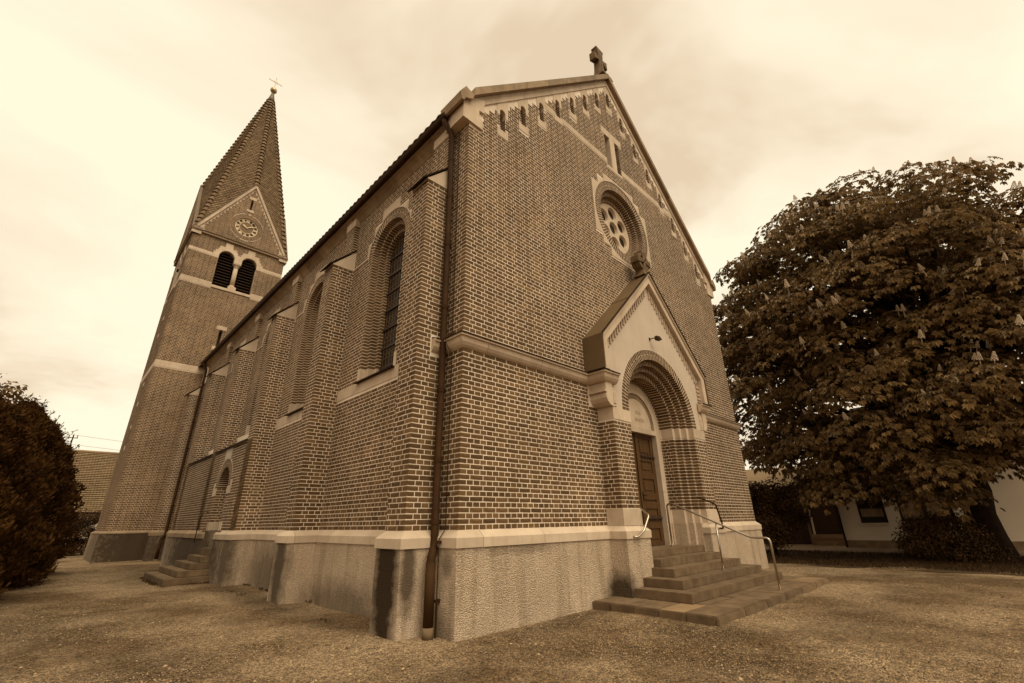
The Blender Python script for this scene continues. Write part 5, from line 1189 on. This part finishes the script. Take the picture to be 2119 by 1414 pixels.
# ================================================================== NEIGHBOURS
def litter():
    n = 900; az = rng.uniform(-8, 96, n); d = 2.4+13*rng.random(n)**1.2; x = CAM.x+d*np.cos(np.radians(az)); y = CAM.y+d*np.sin(np.radians(az)); ok = ~((x > -.8) & (y > -.15)) & ~((x > 2.7) & (y > -2.4) & (x < 9)) & (x < 13); x, y = x[ok], y[ok]; n = len(x)
    P = np.stack([x, y, np.full(n, -1.284)], -1); V, F_ = kites(P, np.array((0, 0, 1.))+rng.normal(0, .3, (n, 3)), rng.uniform(.02, .05, n), .6, .2)
    tag(mesh_np('leaf_litter', V, F_, 'litter', attr=np.repeat(rng.random(n), 2)), 'small dry leaves scattered over the gravel', 'leaves', kind='stuff')
litter()
def house():
    a = Vector((24.1, .42)); d = Vector((.17, -.985)).normalized(); nr = Vector((-d.y, d.x))*-1     # wall runs to the right, nr points to the church
    if nr.x > 0: nr = -nr
    h = thing('white_house', 'low white rendered house with curtained windows behind the chestnut', 'house')
    f = Face((a.x, a.y, -1.3), (d.x, d.y, 0), (nr.x, nr.y, 0)); L_ = 12.5
    wins = [(.80, 1.85, 1.08, 2.12), (2.35, 4.25, 1.12, 2.3), (7.6, 9.2, 1.1, 2.2)]
    mb = MB(); f.sheet(mb, [(0, 0), (L_, 0), (L_, 4.6), (0, 4.6)], [rect(*w) for w in wins])
    for w in wins:
        q = rect(*w)
        for i in range(4): p, s = q[i], q[(i+1) % 4]; mb.add([f.pt(*p, 0), f.pt(*s, 0), f.pt(*s, -.16), f.pt(*p, -.16)], [(0, 1, 2, 3)])
    mb.add([f.pt(0, 0, 0), f.pt(0, 4.6, 0), f.pt(0, 4.6, -8), f.pt(0, 0, -8)], [(0, 1, 2, 3)]); mb.add([f.pt(L_, 0, 0), f.pt(L_, 4.6, 0), f.pt(L_, 4.6, -8), f.pt(L_, 0, -8)], [(0, 1, 2, 3)]); mb.add([f.pt(0, 0, -8), f.pt(0, 4.6, -8), f.pt(L_, 4.6, -8), f.pt(L_, 0, -8)], [(0, 1, 2, 3)])
    mb.build('wall', 'house', h, attr=False)
    mb = MB(); f.box(mb, .003, L_, -.05, .32, -.02, .02); mb.build('plinth', 'pave', h)
    for (u0, u1, v0, v1) in wins:
        w = bpy.data.objects.new('window', None); col.objects.link(w); w.parent = h
        mb = MB(); fw = .07
        for q in ((u0, u0+fw, v0, v1), (u1-fw, u1, v0, v1), (u0+fw, u1-fw, v0, v0+fw), (u0+fw, u1-fw, v1-fw, v1)): f.box(mb, *q, -.14, -.08)
        if u1-u0 > 1.3: f.box(mb, (u0+u1)/2-.06, (u0+u1)/2+.06, v0+fw, v1-fw, -.14, -.075)
        mb.build('frame', 'wood', w); mb = MB(); f.box(mb, u0+.02, u1-.02, v0+.02, v1-.02, -.15, -.14); mb.build('pane', 'glass', w)
        mb = MB(); f.box(mb, u0-.05, u1+.05, v0-.05, v0-.002, -.1, .06); mb.build('sill', 'house', w)
        # net curtain with a scalloped hem, just inside the glass line
        mb = MB(); n = 10; x0, x1 = u0+fw+.02, u1-fw-.02
        z1 = v0+.62*(v1-v0) if u1-u0 < 1.3 else v1-fw; z0 = v0+.24*(v1-v0) if u1-u0 < 1.3 else v0+.12
        for i in range(n):
            p0, p1 = x0+(x1-x0)*i/n, x0+(x1-x0)*(i+1)/n; m_ = (p0+p1)/2
            f.prism(mb, [(p0, z1), (p1, z1), (p1, z0+.06), (m_, z0), (p0, z0+.06)], -.136, -.13+.004*(i % 2))
        mb.build('curtain', 'curtain', w)
    rf = MB(); rf.prism([f.pt(-.4, 4.5, .5), f.pt(-.4, 7.2, -4), f.pt(-.4, 4.5, -8.5)], [f.pt(L_+.4, 4.5, .5), f.pt(L_+.4, 7.2, -4), f.pt(L_+.4, 4.5, -8.5)]); rf.build('roof', 'barn', h)
    mb = MB(); mb.tube([f.pt(-.02, 4.5, .07), f.pt(-.02, 0, .07)], .045, 10); mb.build('downpipe', 'flashing', h, smooth=True)
    # darker entrance wing set back to the left
    w = thing('entrance_wing', 'dark timber entrance wing of the house with door, steps and railing', 'building')
    g = Face((a.x+1.7, a.y+5.55, -1.3), (d.x, d.y, 0), (nr.x, nr.y, 0)); LW = 5.75
    n = 24
    for i in range(n):
        if 3.75 < (i+.5)*LW/n < 5.0: continue
        mb = MB(); g.box(mb, i*LW/n+.004, (i+1)*LW/n-.004, 0, 2.9, -.03, random.uniform(0, .006)); mb.build('board', 'wood', w)
    mb = MB(); g.box(mb, 0, LW, 0, 2.95, -.2, -.031); mb.build('wall', 'wood', w)
    mb = MB(); g.box(mb, 3.78, 4.95, .52, 2.6, -.03, .0); mb.build('door', 'louvre', w); mb = MB(); g.box(mb, 3.70, 3.80, .5, 2.7, -.03, .03); g.box(mb, 3.80, 4.95, 2.6, 2.7, -.03, .03); mb.build('door_frame', 'house', w)
    for i in range(3): mb = MB(); g.box(mb, 3.6, 5.1, 0, .17*(3-i), .0+i*.32, .32+i*.32); mb.build('step', 'pave', w)
    mb = MB(); mb.tube([g.pt(3.62, 0, 1.0), g.pt(3.62, 1.0, 1.0), g.pt(3.62, 1.5, .05)], .025, 6)
    for k in range(5): mb.tube([g.pt(3.62, .1+.1*k, .9-.2*k), g.pt(3.62, 1.0+.1*k, .9-.2*k)], .01, 5)
    mb.build('railing', 'lead', w)
    mb = MB(); mb.prism([g.pt(-.3, 2.9, .4), g.pt(-.3, 4.4, -3), g.pt(-.3, 2.9, -6)], [g.pt(LW+.2, 2.9, .4), g.pt(LW+.2, 4.4, -3), g.pt(LW+.2, 2.9, -6)]); mb.build('roof', 'barn', w)
    rk = MB(); bm = bmesh.new(); bmesh.ops.create_icosphere(bm, subdivisions=3, radius=1.)
    for v in bm.verts: k = 1+.16*math.sin(4*v.co.x+1)+.13*math.sin(5*v.co.y+2*v.co.z); v.co = Vector((v.co.x*.95*k, v.co.y*.6*k, v.co.z*.28*k))
    me = bpy.data.meshes.new('garden_rock'); bm.to_mesh(me); bm.free(); o = link('garden_rock', me, 'bark'); o.location = (21.6, -7.6, -1.25); tag(o, 'low dark boulder lying right of the chestnut trunk', 'rock')
house()
def barn():
    b = thing('barn', 'barn with large pale tiled roof beyond the conifers', 'barn', loc=(-4, 47, -1.3)); n = 34
    z0, z1, dep = 2.6, 8.05, 5.6; hw = 11
    mb = MB(); mb.box(-hw, hw, .4, 2*dep-.4, -.1, 2.9); mb.build('wall', 'house', b, attr=False)
    rows = MB()
    for i in range(n):
        t0, t1 = i/n, (i+1)/n; y0, y1 = dep*t0, dep*t1+.05; za, zb = z0+(z1-z0)*t0, z0+(z1-z0)*t1+.04
        k = 110; w = 2*(hw+.4)/k
        for j in range(k):
            x0 = -hw-.4+j*w; dz = random.uniform(-.008, .012)
            rows.add([(x0+.008, y0, za+.13+dz), (x0+w-.008, y0, za+.13+dz), (x0+w-.008, y1, zb+.01), (x0+.008, y1, zb+.01), (x0+.008, y0+.01, za+.09+dz), (x0+w-.008, y0+.01, za+.09+dz)], [(0, 1, 2, 3), (4, 5, 1, 0)], random.random())
    ro = MB(); ro.prism([(-hw-.4, 0, z0-.02), (-hw-.4, dep, z1), (-hw-.4, 2*dep, z0-.02)], [(hw+.4, 0, z0-.02), (hw+.4, dep, z1), (hw+.4, 2*dep, z0-.02)]); ro = ro.build('roof', 'flashing', b, attr=False)
    rows.build('roof_tiles', 'barn', ro, kind='stuff')
    mb = MB()
    for i in range(46): x0 = -hw-.4+i*.497; mb.tube([(x0, dep, z1+.02), (x0+.51, dep, z1+.03)], [.13, .11], 8)
    mb.build('ridge', 'barn', ro); mb = MB(); mb.tube([(-hw-.4, -.06, z0), (hw+.4, -.06, z0)], .08, 8); mb.build('gutter', 'flashing', ro)
barn()
def power():
    p = thing('utility_pole', 'distant utility pole rising just above the barn ridge', 'pole', loc=(-4.1, 80, -1.3)); mb = MB(); mb.tube([(0, 0, -.2), (0, 0, 13.3)], [.14, .07], 8); mb.build('pole', 'bark', p); mb = MB(); mb.tube([(-.5, 0, 12.9), (.5, 0, 12.9)], .05, 6); mb.build('crossarm', 'bark', p)
    for x in (-.42, .42): mb = MB(); mb.tube([(x, 0, 12.9), (x, 0, 13.25)], .05, 6); mb.build('insulator', 'lead', p)
    for i, (z0, z1, lb) in enumerate(((10.6, 9.25, 'upper power line crossing the sky left of the tower'), (9.4, 8.3, 'lower power line crossing the sky left of the tower'))):
        mb = MB(); A_, B_ = Vector((-30, 66, z0+2.6)), Vector((30, 72, z1+.9)); pts = [A_.lerp(B_, t)-Vector((0, 0, 6.0*t*(1-t))) for t in np.linspace(0, 1, 25)]; mb.tube(pts, .018, 5); tag(mb.build('power_line', 'wire'), lb, 'cable')
power()

# ------------------------------------------------------------------ lift everything so that the gravel lies at z = 0
bpy.context.view_layer.update()
for o in scene.objects:
    if o.parent is None: o.location.z += GZ
